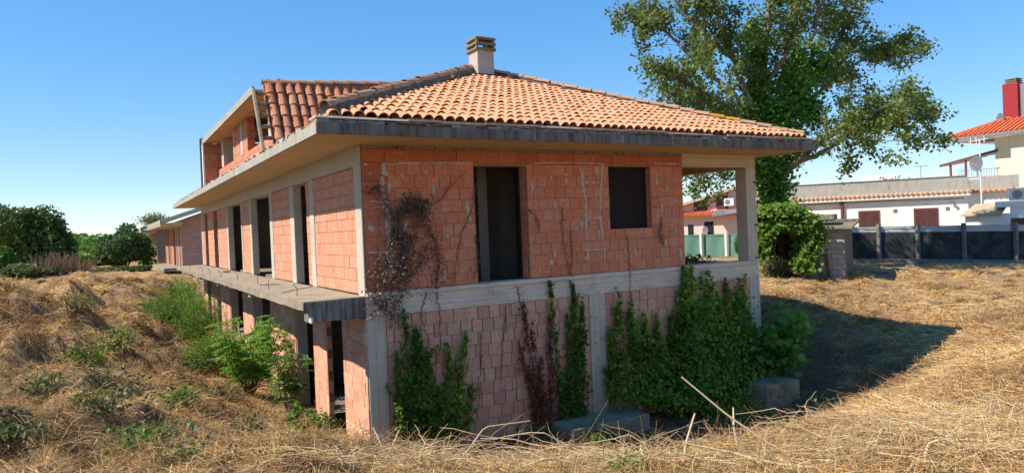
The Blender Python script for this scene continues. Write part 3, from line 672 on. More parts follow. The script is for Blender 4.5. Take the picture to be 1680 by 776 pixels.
# ridge caps along the cheek top
for i in range(11):
    x = DX-.02+i*.40; R = np.array([(0, -1, 0), (1, 0, RX), (0, 0, 1)], float).T
    V = (tile_arrays(.12, .10, .44)[0])@R.T+np.array([x, CY+.06, CZ+RX*(x+.7)+.10])
    hpart(MB().add(V, TQ), 'ridge_tile', M['tile_hip'])
hpart(MB().bar((DX, CY+.1, CZ+.05), (3.5, CY+.1, CZ+.05+RX*4.2), .12, .12), 'ridge_mortar', M['tile_hip'])
# concrete strip and broken blocks beside the cheek
hpart(MB().bar((-1.0, 4.18, 4.50), (-1.0, 3.32, 2.98), .07, .09, up=(0, -1, .6)), 'cheek_strip', M['slab'], .012)
for i in range(6):
    t = i/5; y = 4.1-.78*t; z = 4.40-1.36*t
    hpart(MB().box(-.94, -.74, y+.02, y+.2, z-.035, z+.035), 'broken_block', M['rubble'], .012)
mb = MB()
for z, y in ((3.95, 3.98), (3.4, 3.7)): mb.tube([(-1.0, y, z), (-1.12, y-.1, z-.03), (-1.2, y-.2, z-.08)], .012, .01, 5)
hpart(mb, 'reinforcing_rods', M['steel_rust'], kind='stuff')
# recessed dormer wall: sill, piers, far cheek, black bitumen upstand
WX = -.56; yy = lambda px, py=255: float(on(px, py, 'x', WX)[1])
y1, y2, y3, y4, y5 = yy(427), yy(407), yy(384), yy(367.5), yy(364)
hpart(MB().box(WX, WX+.2, 4.3, 13.2, 3.0, 3.50), 'dormer_sill', M['brick_far'])
hpart(MB().box(WX+.002, WX+.2, y2, y3, 3.502, 4.42), 'brick_wall', M['brick_far'])
hpart(MB().box(WX-.012, WX+.05, y2+(y3-y2)*.30, y2+(y3-y2)*.45, 3.49, 4.42).box(WX-.01, WX+.05, y3-.14, y3+.02, 3.49, 4.42), 'column', M['conc_left'])
hpart(MB().box(WX-.01, WX+.36, y4, y5, 3.502, 4.43), 'column', M['conc_left'])
hpart(MB().box(WX+.0, WX+.3, 4.42, 4.9, 3.502, 4.42), 'column', M['conc_left'])
hpart(MB().box(-1.0, WX, 13.19, 13.3, 2.93, 4.40).box(WX, 3.4, 13.205, 13.3, 2.93, 4.45), 'dormer_cheek', M['brick_far'])
hpart(MB().box(-1.04, -.985, 13.17, 13.335, 2.93, 4.374), 'column', M['white_wall'])
hpart(MB().box(-1.06, -.9, 13.45, 13.75, 2.92, 4.62), 'bitumen_upstand', M['bitumen'], .02)
hpart(MB().box(1.2, 1.3, 4.5, 13.2, 3.0, 4.5), 'partition_wall', M['inner'])

# -- tiles out of the pool: the 300 that show largest as single pieces
TPOOL.sort(key=lambda t: -t[0])
tms = {}
for mk in ('tile', 'tile_dark'):
    for q in range(3):
        V = TV.copy(); V[:, 2] += np.random.default_rng(q).normal(0, .0025, len(V)); me = np_mesh('roof_tile', V, [TQ], smooth=False); me.materials.append(M[mk]); tms[mk, q] = me
for (sz, mk, R, Pj) in TPOOL[:300]:
    o = bpy.data.objects.new('roof_tile', tms[mk, random.randrange(3)])
    mw = np.eye(4); mw[:3, :3] = R; mw[:3, 3] = Pj
    COL.objects.link(o); o.parent = roof; o.matrix_basis = Matrix(mw.tolist())
for mk in ('tile', 'tile_dark'):
    mb = MB()
    for (sz, k_, R, Pj) in TPOOL[300:]:
        if k_ == mk: mb.add(TV@R.T+Pj, TQ)
    o = mb.build('roof_tiles', M[mk], kind='stuff'); o.parent = roof
# -- hips
def hip(a, b, seed, bed=.16, lich=(), hr=.11, hl=.05):
    rg = random.Random(seed); a = np.array(a); b = np.array(b); d = b-a; ln = np.linalg.norm(d); d /= ln
    u = np.cross(d, (0, 0, 1)); u /= np.linalg.norm(u); w = np.cross(u, d)
    hpart(MB().tube([a+d*.05-w*.02, b-w*.02], bed, bed*.9, 8), 'hip_mortar', M['hip_mortar'])
    n = int(ln/.40); V0, _ = tile_arrays(hr, hr*.82, .46, .018)
    for i in range(n+1):
        R = np.array([u, d, w]).T; V = V0@R.T+a+d*i*ln/(n+1)+w*(hl+rg.uniform(-.012, .012))+u*rg.uniform(-.012, .012)
        hpart(MB().add(V, TQ), 'hip_tile', M['lichen_orange'] if i in lich else M['tile_hip'])
hip((EX0+.2, EY0+.2, ZE+.12), (AX-.1, RY0-.1, ZR+.06), 1, .14, hr=.115)
hip((EX1-.2, EY0+.2, ZE+.10), (AX+.15, RY0-.15, ZR+.04), 2, .075, lich=(4, 5), hr=.085, hl=.02)
hpart(MB().tube([(AX, RY0, ZR+.02), (AX, RY1, ZR+.02)], .12, .12, 8), 'ridge_mortar', M['tile_hip'])
mb = MB(); rg = random.Random(4)
for i in range(14):
    q = np.array([EX0+.12+rg.uniform(0, .35), EY0+.12+rg.uniform(0, .3), 2.98+rg.uniform(0, .12)]); w = rg.uniform(.04, .10)
    V = np.array([(x, y, z) for z in (-w, w*.6) for y in (-w, w) for x in (-w, w)])*.8+q+np.array([[rg.uniform(-.03, .03) for _ in range(3)] for _ in range(8)])
    mb.add(V, [(0, 2, 3, 1), (4, 5, 7, 6), (0, 1, 5, 4), (2, 6, 7, 3), (0, 4, 6, 2), (1, 3, 7, 5)])
hpart(mb, 'corner_rubble', M['smear'], kind='stuff')
# -- chimney
cx0, cx1, cy0, cy1 = 4.80, 5.31, 4.25, 4.76
hpart(MB().box(cx0, cx1, cy0, cy1, 4.9, 5.97), 'chimney', M['chim'], .012)
chim = [o for o in house.children if o.name.startswith('chimney')][0]
def cpart(mb, nm, mat): o = mb.build(nm, mat); o.parent = chim; o.matrix_parent_inverse = Matrix.Identity(4); bevel(o, .012); return o
for i, z in enumerate((5.94, 6.085, 6.23)):
    g = .055 if i < 2 else .05
    if i < 2: cpart(MB().box(cx0-g, cx1+g, cy0-g, cy0+.05, z, z+.075).box(cx0-g, cx1+g, cy1-.05, cy1+g, z, z+.075).box(cx0-g, cx0+.05, cy0+.05, cy1-.05, z, z+.075).box(cx1-.05, cx1+g, cy0+.05, cy1-.05, z, z+.075), 'cap_ring', M['chim_cap'])
    else: cpart(MB().box(cx0-g, cx1+g, cy0-g, cy1+g, z, z+.07), 'cap_slab', M['chim_cap'])
for x in (cx0-.03, cx1-.04):
    for y in (cy0-.03, cy1-.04): cpart(MB().box(x, x+.07, y, y+.07, 5.98, 6.235), 'cap_post', M['chim_cap'])
hpart(MB().box(cx0-.02, cx1+.02, cy0-.05, cy0+.02, 5.05, 5.30), 'chimney_flashing', M['bitumen'])

# -- bricks out of the pool: the 300 that show largest as single pieces
POOL.sort(key=lambda t: -t[0])
bms = {}
def brick_mesh(mat, axis):
    if (mat, axis) not in bms:
        V = UB if axis == 'y' else UB[:, [1, 0, 2]]
        me = np_mesh('brick', V, [UQ]); me.materials.append(M[mat]); bms[mat, axis] = me
    return bms[mat, axis]
for (sz, wall, mat, axis, loc, sc) in POOL[:300]:
    o = bpy.data.objects.new('brick', brick_mesh(mat, axis)); COL.objects.link(o); o.parent = wall
    o.location = loc; o.scale = sc; o.rotation_euler = [random.gauss(0, .006) for _ in range(3)]
rest = {}
for (sz, wall, mat, axis, loc, sc) in POOL[300:]: rest.setdefault((wall.name, mat), []).append((wall, axis, loc, sc))
for (wn, mat), lst in rest.items():
    mb = MB()
    for (wall, axis, loc, sc) in lst: mb.add((UB if axis == 'y' else UB[:, [1, 0, 2]])*np.array(sc)+np.array(loc), UQ)
    o = mb.build('bricks', M[mat], kind='stuff'); o.parent = lst[0][0]
# ------------------------------------------------------------------ plants: leaf and stem helpers
def unit(v): return v/(np.linalg.norm(v, axis=-1, keepdims=True)+1e-9)
def leaves(name, C, size, mat, parent=None, nrm=None, spread=1.0, elong=1.25, width=.8, seed=0, rnd=None, droop=.3, kind=None, shape='diamond'):
    g = np.random.default_rng(seed); C = np.asarray(C, float); n = len(C); size = np.broadcast_to(size, (n,))*g.uniform(.6, 1.25, n)
    nr = g.normal(size=(n, 3))
    if nrm is not None: nr = unit(np.broadcast_to(nrm, (n, 3))+nr*spread*.5)
    else: nr[:, 2] = np.abs(nr[:, 2])+.2; nr = unit(nr)
    t = g.normal(size=(n, 3)); t[:, 2] -= droop; t = unit(t-(t*nr).sum(1, keepdims=True)*nr); b = np.cross(nr, t)
    s = size[:, None]
    base = C-t*s*.5*elong; tip = C+t*s*.5*elong-nr*s*.12; m1 = C+b*s*.5*width+nr*s*.1-t*s*.08; m2 = C-b*s*.5*width+nr*s*.1-t*s*.08
    V = np.stack([base, m1, tip, m2], 1).reshape(-1, 3); i = np.arange(n)[:, None]*4
    r = g.random(n) if rnd is None else np.clip(rnd, 0, 1)
    T = np.concatenate([i+np.array([[0, 1, 2]]), i+np.array([[0, 2, 3]])])
    me = np_mesh(name, V, [T], np.repeat(r, 4)); me.materials.append(mat)
    o = bpy.data.objects.new(name, me)
    if kind: o['kind'] = kind
    return link(o, parent)
def inv(o, parent):      # parent keeping world coordinates (parents are unrotated empties)
    o.parent = parent; o.matrix_parent_inverse = Matrix.Translation(-Vector(parent.location)); return o
def walk(a, b, n, j, g):
    t = np.linspace(0, 1, n)[:, None]; p = np.array(a)*(1-t)+np.array(b)*t; q = np.cumsum(g.normal(0, j, (n, 3)), 0); q -= t*q[-1]
    return p+q

# -- climbing ivy on the lower front wall; each spike: pixel of its tip and foot, half width in metres
def ivy(name, label, spikes, mat, dens, leaf, thick, seed, cat='ivy', stem='stem_dry', base_y=-.05, extra=None, group=None, bulge=None):
    g = np.random.default_rng(seed); C = []; sm = MB()
    foot = None
    for (tx, ty, fx, fy, hw) in spikes:
        a = on(fx, fy, 'y', base_y); b = on(tx, ty, 'y', base_y); foot = a if foot is None else foot
        pts = walk(a, b, 10, .03, g); pts[:, 1] = base_y+np.abs(g.normal(0, .012, 10)); sm.tube(pts, .012, .004, 5)
        n = int(dens*hw*2*np.linalg.norm(b-a)); t = g.random(n)**1.35; prof = (1-t)**.55*(.75+.5*fbm(t*6+tx, t*0+fx, 1., 3))
        cen = a+(b-a)*t[:, None]; clump = fbm(cen[:, 0]*5, cen[:, 2]*5+seed, 1., 3)
        cen[:, 0] += g.normal(0, .5, n)*hw*prof
        d = np.abs(g.normal(0, 1, n))*thick*(prof*.8+.15)
        if bulge: d = d*(1+bulge*(1-t)**2)
        cen[:, 1] = base_y-d*(.5+1.1*clump); cen[:, 2] += g.normal(0, .07, n)
        gap = fbm(cen[:, 0]*4.5+seed*3, cen[:, 2]*3.2, 1., 3); kp = (gap > .40) | (g.random(n) < .22+.5*(1-t)**3); C.append(cen[kp])
        for _ in range(int(5+hw*16)):          # loose runners leaving the main mass
            j = g.integers(0, n); s0 = cen[j].copy(); s0[1] = base_y-.02; L_ = g.uniform(.12, .45); e_ = s0+np.array([g.normal(0, .25)*L_, -.02, L_]); q = walk(s0, e_, 6, .012, g); q[:, 1] = np.minimum(q[:, 1], base_y); sm.tube(q, .004, .002, 4, caps=False)
            k2 = int(L_*60); tt = g.random(k2); i0 = np.minimum((tt*5).astype(int), 4); C.append(q[i0]+(q[i0+1]-q[i0])*(tt*5-i0)[:, None]+g.normal(0, .025, (k2, 3))-[0, .03, 0])
    C = np.concatenate(C)
    if extra is not None: C = np.concatenate([C, extra(g)])
    root = tag(empty(name, (foot[0], base_y, gz(foot[0], base_y-.1))), label, cat, group)
    inv(sm.build('stem', M[stem]), root)
    r = np.clip(.5*g.random(len(C))+.5*fbm(C[:, 0]*3+seed, C[:, 2]*3, 1., 3)*1.2-.1, 0, 1)
    inv(leaves('leaves', C, leaf*g.uniform(.55, 1.15, len(C)), M[mat], None, (0, -.9, .45), 1.5, 1.1, .95, seed, r), root)
    return root
ivy('ivy', 'dark green ivy climbing the pale brick wall next to the corner column', [(663, 515, 668, 712, .16), (682, 545, 690, 712, .30), (700, 585, 705, 712, .25), (650, 580, 655, 705, .10), (720, 640, 722, 712, .25)], 'ivy_dark', 1150, .085, .10, 1)
ivy('ivy', 'slim forked green ivy with two pointed tips left of the bare brick patch', [(735, 568, 740, 710, .13), (765, 545, 742, 705, .10), (757, 585, 748, 710, .12), (770, 640, 765, 705, .05)], 'ivy', 1000, .08, .07, 2)
ivy('ivy', 'tall narrow ivy column left of the concrete column in the lower wall', [(900, 458, 922, 690, .07), (940, 470, 945, 700, .15), (955, 500, 950, 700, .17), (930, 520, 935, 700, .2)], 'ivy_dark', 1000, .085, .10, 3)
ivy('dead_vine', 'withered red brown vine on the lower wall beside tall ivy', [(858, 505, 880, 690, .13), (870, 540, 890, 690, .15), (850, 560, 880, 690, .10), (900, 520, 905, 690, .12), (885, 600, 890, 690, .2)], 'vine_dead', 800, .06, .07, 4, 'vine')
ivy('ivy', 'broad bank of ivy between concrete column and loggia corner', [(1012, 505, 1012, 650, .25), (1036, 530, 1040, 655, .3), (1055, 520, 1062, 660, .3), (1078, 545, 1080, 660, .35), (1100, 540, 1105, 665, .4), (1075, 525, 1075, 600, .06), (1032, 505, 1034, 560, .05), (1000, 560, 1000, 655, .15)], 'ivy', 1150, .085, .20, 5, bulge=1.6)
ivy('ivy', 'tallest thick ivy reaching over the concrete ledge below the loggia', [(1120, 442, 1120, 660, .22), (1134, 475, 1140, 665, .35), (1158, 448, 1162, 665, .22), (1175, 490, 1178, 665, .4), (1188, 462, 1190, 665, .2), (1208, 482, 1205, 660, .35), (1225, 512, 1222, 650, .3), (1130, 440, 1131, 520, .06), (1112, 480, 1112, 660, .25), (1148, 462, 1150, 600, .1), (1216, 468, 1216, 560, .06), (1098, 520, 1100, 660, .2)], 'ivy', 1250, .09, .30, 6, bulge=1.9)
# -- fig-like shrub with big leaves at the right corner of the house
def shrub(name, label, foot, H_, rad, nleaf, leaf, mat, seed, cat='shrub', nst=9, lean=(0, 0), stem='stem_dry', elong=1.2, width=.8, tiers=None, top=1.0, group=None, low=.15, sr=.018):
    g = np.random.default_rng(seed); foot = np.array([foot[0], foot[1], gz(foot[0], foot[1]) if len(foot) < 3 else foot[2]]); sm = MB(); C = []
    per = max(1, nleaf//nst)
    for i in range(nst):
        an = g.uniform(0, 2*math.pi); r = rad*math.sqrt(g.random())
        tip = foot+np.array([math.cos(an)*r+lean[0], math.sin(an)*r+lean[1], H_*g.uniform(.55, 1.0)*(1-.35*(r/rad)**2)])
        pts = walk(foot+g.normal(0, .05, 3)*[1, 1, 0]-[0, 0, .08], tip, 8, .03*H_/2, g); sm.tube(pts, sr, .005, 5)
        t = low+(1-low)*g.random(per)**.7; k_ = t*7; i0 = np.minimum(k_.astype(int), 6); P = pts[i0]+(pts[i0+1]-pts[i0])*(k_-i0)[:, None]
        C.append(P+g.normal(0, 1, (per, 3))*rad*.28*np.array([1, 1, .7]))
    C = np.concatenate(C); C[:, 2] = np.maximum(C[:, 2], ground(C[:, 0], C[:, 1])+.02)
    root = tag(empty(name, foot), label, cat, group); inv(sm.build('stem', M[stem]), root)
    r = np.clip(.55*g.random(len(C))+.5*fbm(C[:, 0]*2.5+seed, C[:, 2]*2.5+C[:, 1], 1., 3), 0, 1)
    inv(leaves('leaves', C, leaf, M[mat], None, None, 1, elong, width, seed, r), root); return root
q = on(1235, 640, 'y', -1.0)
shrub('fig_shrub', 'big leaved fig shrub standing at the right corner of the house', (10.2, -.75), 2.35, .62, 620, .21, 'fig', 8, nst=13, lean=(.05, -.2), width=1.0, elong=1.1, low=.35)
shrub('sapling', 'thin leafy sapling behind the fig shrub by the loggia column', (11.6, 2.6), 2.2, .5, 300, .12, 'weed', 9, nst=7)
# -- dead vine hanging on the upper front wall
def dead_vine():
    g = np.random.default_rng(21); sm = MB(); C = []; fw = lambda px, py, y=-.03: on(px, py, 'y', y)
    paths = [[(606, 318), (612, 308), (620, 315), (632, 335), (648, 360), (655, 400), (652, 440), (640, 480), (628, 500), (615, 520)], [(650, 365), (672, 345), (690, 330), (715, 335), (745, 300), (766, 280)], [(655, 380), (665, 400), (660, 440), (668, 470), (650, 500), (640, 530)],
             [(690, 340), (700, 370), (712, 400), (722, 430), (716, 470)], [(648, 360), (640, 400), (632, 440), (622, 470), (612, 495), (606, 520)], [(665, 330), (680, 325), (690, 350), (676, 390), (670, 430)], [(668, 345), (655, 340), (648, 370), (660, 420), (655, 480)], [(715, 335), (735, 310), (742, 280), (735, 255)],
             [(620, 430), (610, 460), (608, 490)], [(700, 400), (690, 430), (672, 450), (648, 462), (625, 470)]]
    for k_, pth in enumerate(paths):
        P = np.array([fw(*q) for q in pth]); P[:, 1] -= np.abs(g.normal(0, .03, len(P)))
        t = np.linspace(0, len(P)-1, len(P)*5); i0 = np.minimum(t.astype(int), len(P)-2); Pi = P[i0]+(P[i0+1]-P[i0])*(t-i0)[:, None]+g.normal(0, .008, (len(t), 3)); sm.tube(Pi, .012 if k_ < 3 else .008, .004, 5)
        if k_ not in (1, 7):
            n = 260 if k_ < 7 else 120; j = g.integers(0, len(Pi), n); C.append(Pi[j]+g.normal(0, 1, (n, 3))*np.array([.075, .05, .085])-np.array([0, .05, 0]))
    for _ in range(70):
        c = fw(g.uniform(620, 700), g.uniform(330, 470)); pts = walk(c, c+np.array([g.normal(0, .25), -.05, g.normal(-.15, .25)]), 7, .03, g); pts[:, 1] = np.minimum(pts[:, 1]-.02, -.02); sm.tube(pts, .005, .003, 4)
    for (px, py) in [(655, 395), (672, 345), (690, 340), (650, 440), (635, 500)]:
        n = 160; C.append(fw(px, py)+g.normal(0, 1, (n, 3))*np.array([.12, .06, .12])-np.array([0, .09, 0]))
    C = np.concatenate(C); C[:, 1] = np.minimum(C[:, 1], -.02)
    root = tag(empty('dead_vine', (.5, -.03, 0)), 'leafless grey brown dead vine sprawling on the orange wall left of the door', 'vine')
    inv(sm.build('stem', M['stem_dry']), root); inv(leaves('leaves', C, .05, M['vine_curl'], None, None, 1, 1.2, .8, 22, droop=1.0), root)
dead_vine()
def thin_vines():
    g = np.random.default_rng(31)
    data = [([(781, 300), (776, 340), (758, 380), (748, 430), (742, 470)], 'thin dry vine stem rising left of the doorway', 25), ([(778, 385), (786, 420), (776, 455)], 'short dry twig vine at the lower left door edge', 60), ([(868, 345), (880, 355), (884, 380)], 'small dry twig hooked right of the doorway', 25),
            ([(921, 340), (924, 400), (933, 440), (940, 500)], 'dry vine stem hanging down between door and window', 40), ([(937, 380), (938, 430), (936, 480), (945, 560)], 'knotted dry stem crossing the ledge above tall ivy', 40), ([(1030, 385), (1033, 430), (1034, 480), (1038, 520)], 'dry vine stem crossing the ledge below the window', 30),
            ([(1085, 360), (1082, 385), (1088, 400)], 'small withered twig cluster right of the window', 80), ([(718, 420), (716, 470), (720, 500), (722, 560), (712, 620)], 'dry stem running down over the ledge left of door', 30), ([(848, 470), (860, 520), (850, 580), (840, 640)], 'dry root stem on the lower wall above dead vine', 30),
            ([(790, 545), (788, 600), (784, 660)], 'dry root trace on the bare patch of lower wall', 15), ([(830, 500), (826, 560), (822, 640)], 'second dry root trace right of forked ivy', 15), ([(700, 470), (690, 520), (705, 560), (690, 600)], 'dry tendrils between left ivy and ledge', 30)]
    for pts, lab, nl in data:
        P = np.array([on(px, py, 'y', -.028) for px, py in pts]); t = np.linspace(0, len(P)-1, len(P)*7); i0 = np.minimum(t.astype(int), len(P)-2); Pi = P[i0]+(P[i0+1]-P[i0])*(t-i0)[:, None]+g.normal(0, .012, (len(t), 3)); Pi[:, 1] = np.minimum(Pi[:, 1], -.02)
        root = tag(empty('dry_vine', Pi[-1]), lab, 'vine', 'thin dry vines on the front wall'); sm = MB().tube(Pi, .010, .005, 5)
        for _ in range(6):
            j = g.integers(1, len(Pi)-1); e = Pi[j]+np.array([g.normal(0, .14), -.02, g.normal(0, .12)]); sm.tube(walk(Pi[j], e, 5, .012, g), .004, .002, 4)
        inv(sm.build('stem', M['stem_dry']), root); j = g.integers(0, len(Pi), nl)
        inv(leaves('leaves', Pi[j]+g.normal(0, 1, (nl, 3))*[.04, .01, .05]-[0, .02, 0], .035, M['vine_curl'], None, None, seed=nl), root)
thin_vines()
# -- greenery along the left facade
def pinnate(name, label, foot, H_, rad, nst, nfr, mat, seed, cat='shrub'):
    g = np.random.default_rng(seed); foot = np.array([foot[0], foot[1], gz(foot[0], foot[1])]); sm = MB(); C = []; 
    for i in range(nst):
        an = g.uniform(0, 6.283); r = rad*g.uniform(.2, 1); tip = foot+np.array([math.cos(an)*r, math.sin(an)*r, H_*g.uniform(.55, 1)])
        pts = walk(foot, tip, 8, .03, g); sm.tube(pts, .016, .005, 5)
        for f in range(nfr):
            k_ = g.uniform(2, 7); i0 = min(int(k_), 6); b0 = pts[i0]+(pts[i0+1]-pts[i0])*(k_-i0); a2 = g.uniform(0, 6.283); ln = g.uniform(.2, .36)
            d = np.array([math.cos(a2), math.sin(a2), g.uniform(-.1, .5)]); tt = np.linspace(.1, 1, 9)[:, None]; fr = b0+d*ln*tt+np.array([0, 0, -.28])*ln*tt**2
            side = np.cross(d, [0, 0, 1.]); side /= np.linalg.norm(side)
            C.append(fr+side*.035); C.append(fr-side*.035)
    C = np.concatenate(C); root = tag(empty(name, foot), label, cat); inv(sm.build('stem', M['stem_dry']), root)
    r = np.clip(.6*g.random(len(C))+.5*fbm(C[:, 0]*3, C[:, 2]*3+C[:, 1], 1., 3)-.05, 0, 1)
    inv(leaves('leaves', C, .055, M[mat], None, (-.2, -.3, .9), 1.0, 1.3, .7, seed, r), root)
q = on(455, 640, 'x', -1.0)
pinnate('locust_shrub', 'bright feathery locust shrub before the lower left piers', (-1.1, 5.9), 2.1, 1.15, 24, 22, 'acacia', 41)
pinnate('locust_shrub', 'smaller darker locust shrub tucked beside the first lower opening', (-.45, 4.35), 1.5, .45, 8, 18, 'weed', 42)
weeds = [((-1.3, 9.5), 1.5, .75, 'tall green weeds right of the leaning plank'), ((-1.7, 11.5), 1.6, .8, 'tall weeds beneath the middle of the balcony slab'), ((-1.6, 14), 1.7, .8, 'dense weeds hiding the far lower piers'), ((-1.3, 17), 1.8, .8, 'lush weeds under the far balcony bracket'), ((-1.2, 20.2), 1.9, .7, 'bright weeds at the far end of the balcony'), ((-2.3, 16.5), 1.1, .8, 'low weeds on the slope before the far piers'), ((-2.4, 12.6), 1.0, .7, 'low weeds on the slope below the balcony middle'), ((-1.9, 7.9), .8, .6, 'low weeds left of the locust shrub')]
for i, ((x, y), h, r, lab) in enumerate(weeds):
    shrub('weed_clump', lab, (x, y), h*.95, r, 1500, .085, 'acacia' if i in (0, 2, 4) else 'weed', 50+i, 'weeds', nst=34, width=.26, elong=2.3, low=.05, sr=.006, group='weeds along the left facade')
shrub('leafy_weed', 'leafy green plant at the foot of the corner pier', (-.75, -.55), .62, .38, 420, .12, 'bush_lime', 70, 'weeds', nst=9, width=.7)
shrub('leafy_weed', 'upright leafy plant left of the first lower opening', (-.95, 1.3), .95, .28, 300, .11, 'bush_lime', 71, 'weeds', nst=6, width=.7)
tufts = [(140, 590, .35, .45, 'ivy_dark', 'dark green tuft on the upper left slope'), (205, 635, .3, .5, 'bramble', 'grey green tuft in the middle of the left slope'), (235, 722, .3, .45, 'weed', 'bright green tuft low on the left slope'), (335, 602, .4, .5, 'weed', 'green tuft on slope below the weeds'), (70, 640, .25, .4, 'bramble', 'dull bramble tuft at left edge of slope'),
         (262, 520, .5, .5, 'weed', 'fresh tuft near the bank rim'), (370, 650, .45, .5, 'bramble', 'pale tuft in front of the locust shrub'), (310, 750, .25, .4, 'bramble', 'small tuft at the lower left foreground'), (700, 718, .3, .3, 'acacia', 'little lime green sprout below the forked ivy'), (862, 702, .25, .3, 'weed', 'small sprout under the dead red vine'),
         (985, 715, .35, .35, 'bush_lime', 'sprout in front of the concrete footing'), (1215, 590, .45, .45, 'weed', 'green tuft beside the fig shrub foot'), (1040, 765, .15, .3, 'weed', 'tiny sprout in the near straw'), (520, 690, .4, .35, 'weed', 'weed tuft at the foot of first pier'), (120, 500, .5, .5, 'bramble', 'faint tuft on the flat top of the left bank'), (185, 560, .4, .5, 'weed', 'green tuft between the rim and the dark tuft'), (290, 660, .35, .45, 'weed', 'fresh tuft in the middle of the left slope'), (30, 720, .22, .35, 'bramble', 'grey tuft in the lower left corner'), (400, 705, .35, .4, 'bramble', 'pale weed tuft left of the first pier'), (165, 665, .3, .4, 'bramble', 'dull green tuft low on the left slope')]
def on_ground(px, py):
    d = ray(px, py); s = np.linspace(2, 60, 1500); P = CAM+d*s[:, None]; h = ground(P[:, 0], P[:, 1]); i = np.argmax(P[:, 2] < h); return P[i]
for i, (px, py, h, r, mt, lab) in enumerate(tufts):
    P = on_ground(px, py+8); dk = np.linalg.norm(P-CAM); sc_ = min(1, dk/11); shrub('green_tuft', lab, (P[0], P[1]), h*sc_, r*sc_, 260, .065*sc_+.008, mt, 80+i, 'weeds', nst=8, width=.7, group='green tufts on the mown ground')
# ------------------------------------------------------------------ small things around the house
for (px, py, zt, w, d, lab) in [(1066, 678, -2.93, 2.0, .8, 'grey concrete footing block before the ivy bank'), (1312, 622, -2.72, 1.15, .7, 'concrete block right of the fig shrub in the shade')]:
    P = on(px, py, 'z', zt); z0 = gz(P[0]-.4, P[1]+.2)-.25
    o = MB().box(-w, 0, 0, d, 0, zt-z0).build('concrete_block', M['slab']); o.location = (P[0], P[1], z0); bevel(o, .02, 2); tag(o, lab, 'block')
for i, (a, b, lab) in enumerate([((-.62, 11.2, -1.9), (-.35, 9.3, -1.75), 'wide pale board leaning across the lower pier'), ((-.55, 10.7, -1.45), (-.6, 9.6, -2.7), 'thin slat crossing the leaning board'), ((-.5, 9.2, -2.7), (-.25, 8.3, -2.0), 'short plank propped by the dark lower opening')]):
    o = MB().bar(a, b, .035, .22 if i == 0 else .09, up=(0, .3, 1)).build('plank', M['timber']); tag(o, lab, 'plank', 'planks by the lower left piers')
P = on_ground(322, 598); o = MB().bar((-.9, .3, .02), (1.0, -.5, .08), .1, .05).bar((-.8, .1, .05), (1.1, -.62, .12), .1, .05).build('timber_board', M['timber']); o.location = P+np.array([0, 0, .04]); tag(o, 'weathered boards lying on the slope below the weeds', 'board')
# things on the loggia and slab
P = np.array([9.0, 1.3, 0.0]); g = np.random.default_rng(5)
C = P+g.normal(0, 1, (420, 3))*[.42, .28, .07]+[0, 0, .09]; C[:, 2] = np.maximum(C[:, 2], .01); root = tag(empty('creeper', P), 'dark creeper growing over the loggia floor', 'ivy')
inv(MB().tube(walk(P, P+[.9, .3, .28], 8, .03, g), .01, .004, 5).build('stem', M['stem_dry']), root); inv(leaves('leaves', C, .09, M['ivy_dark'], seed=5), root)
o = MB().box(-.12, .12, -.06, .06, 0, .035).build('rag', M['bitumen']); o.location = (-.35, 13.9, .0); o.rotation_euler = (0, 0, .4); bevel(o, .015); tag(o, 'dark flat scrap lying on the far balcony slab', 'scrap')
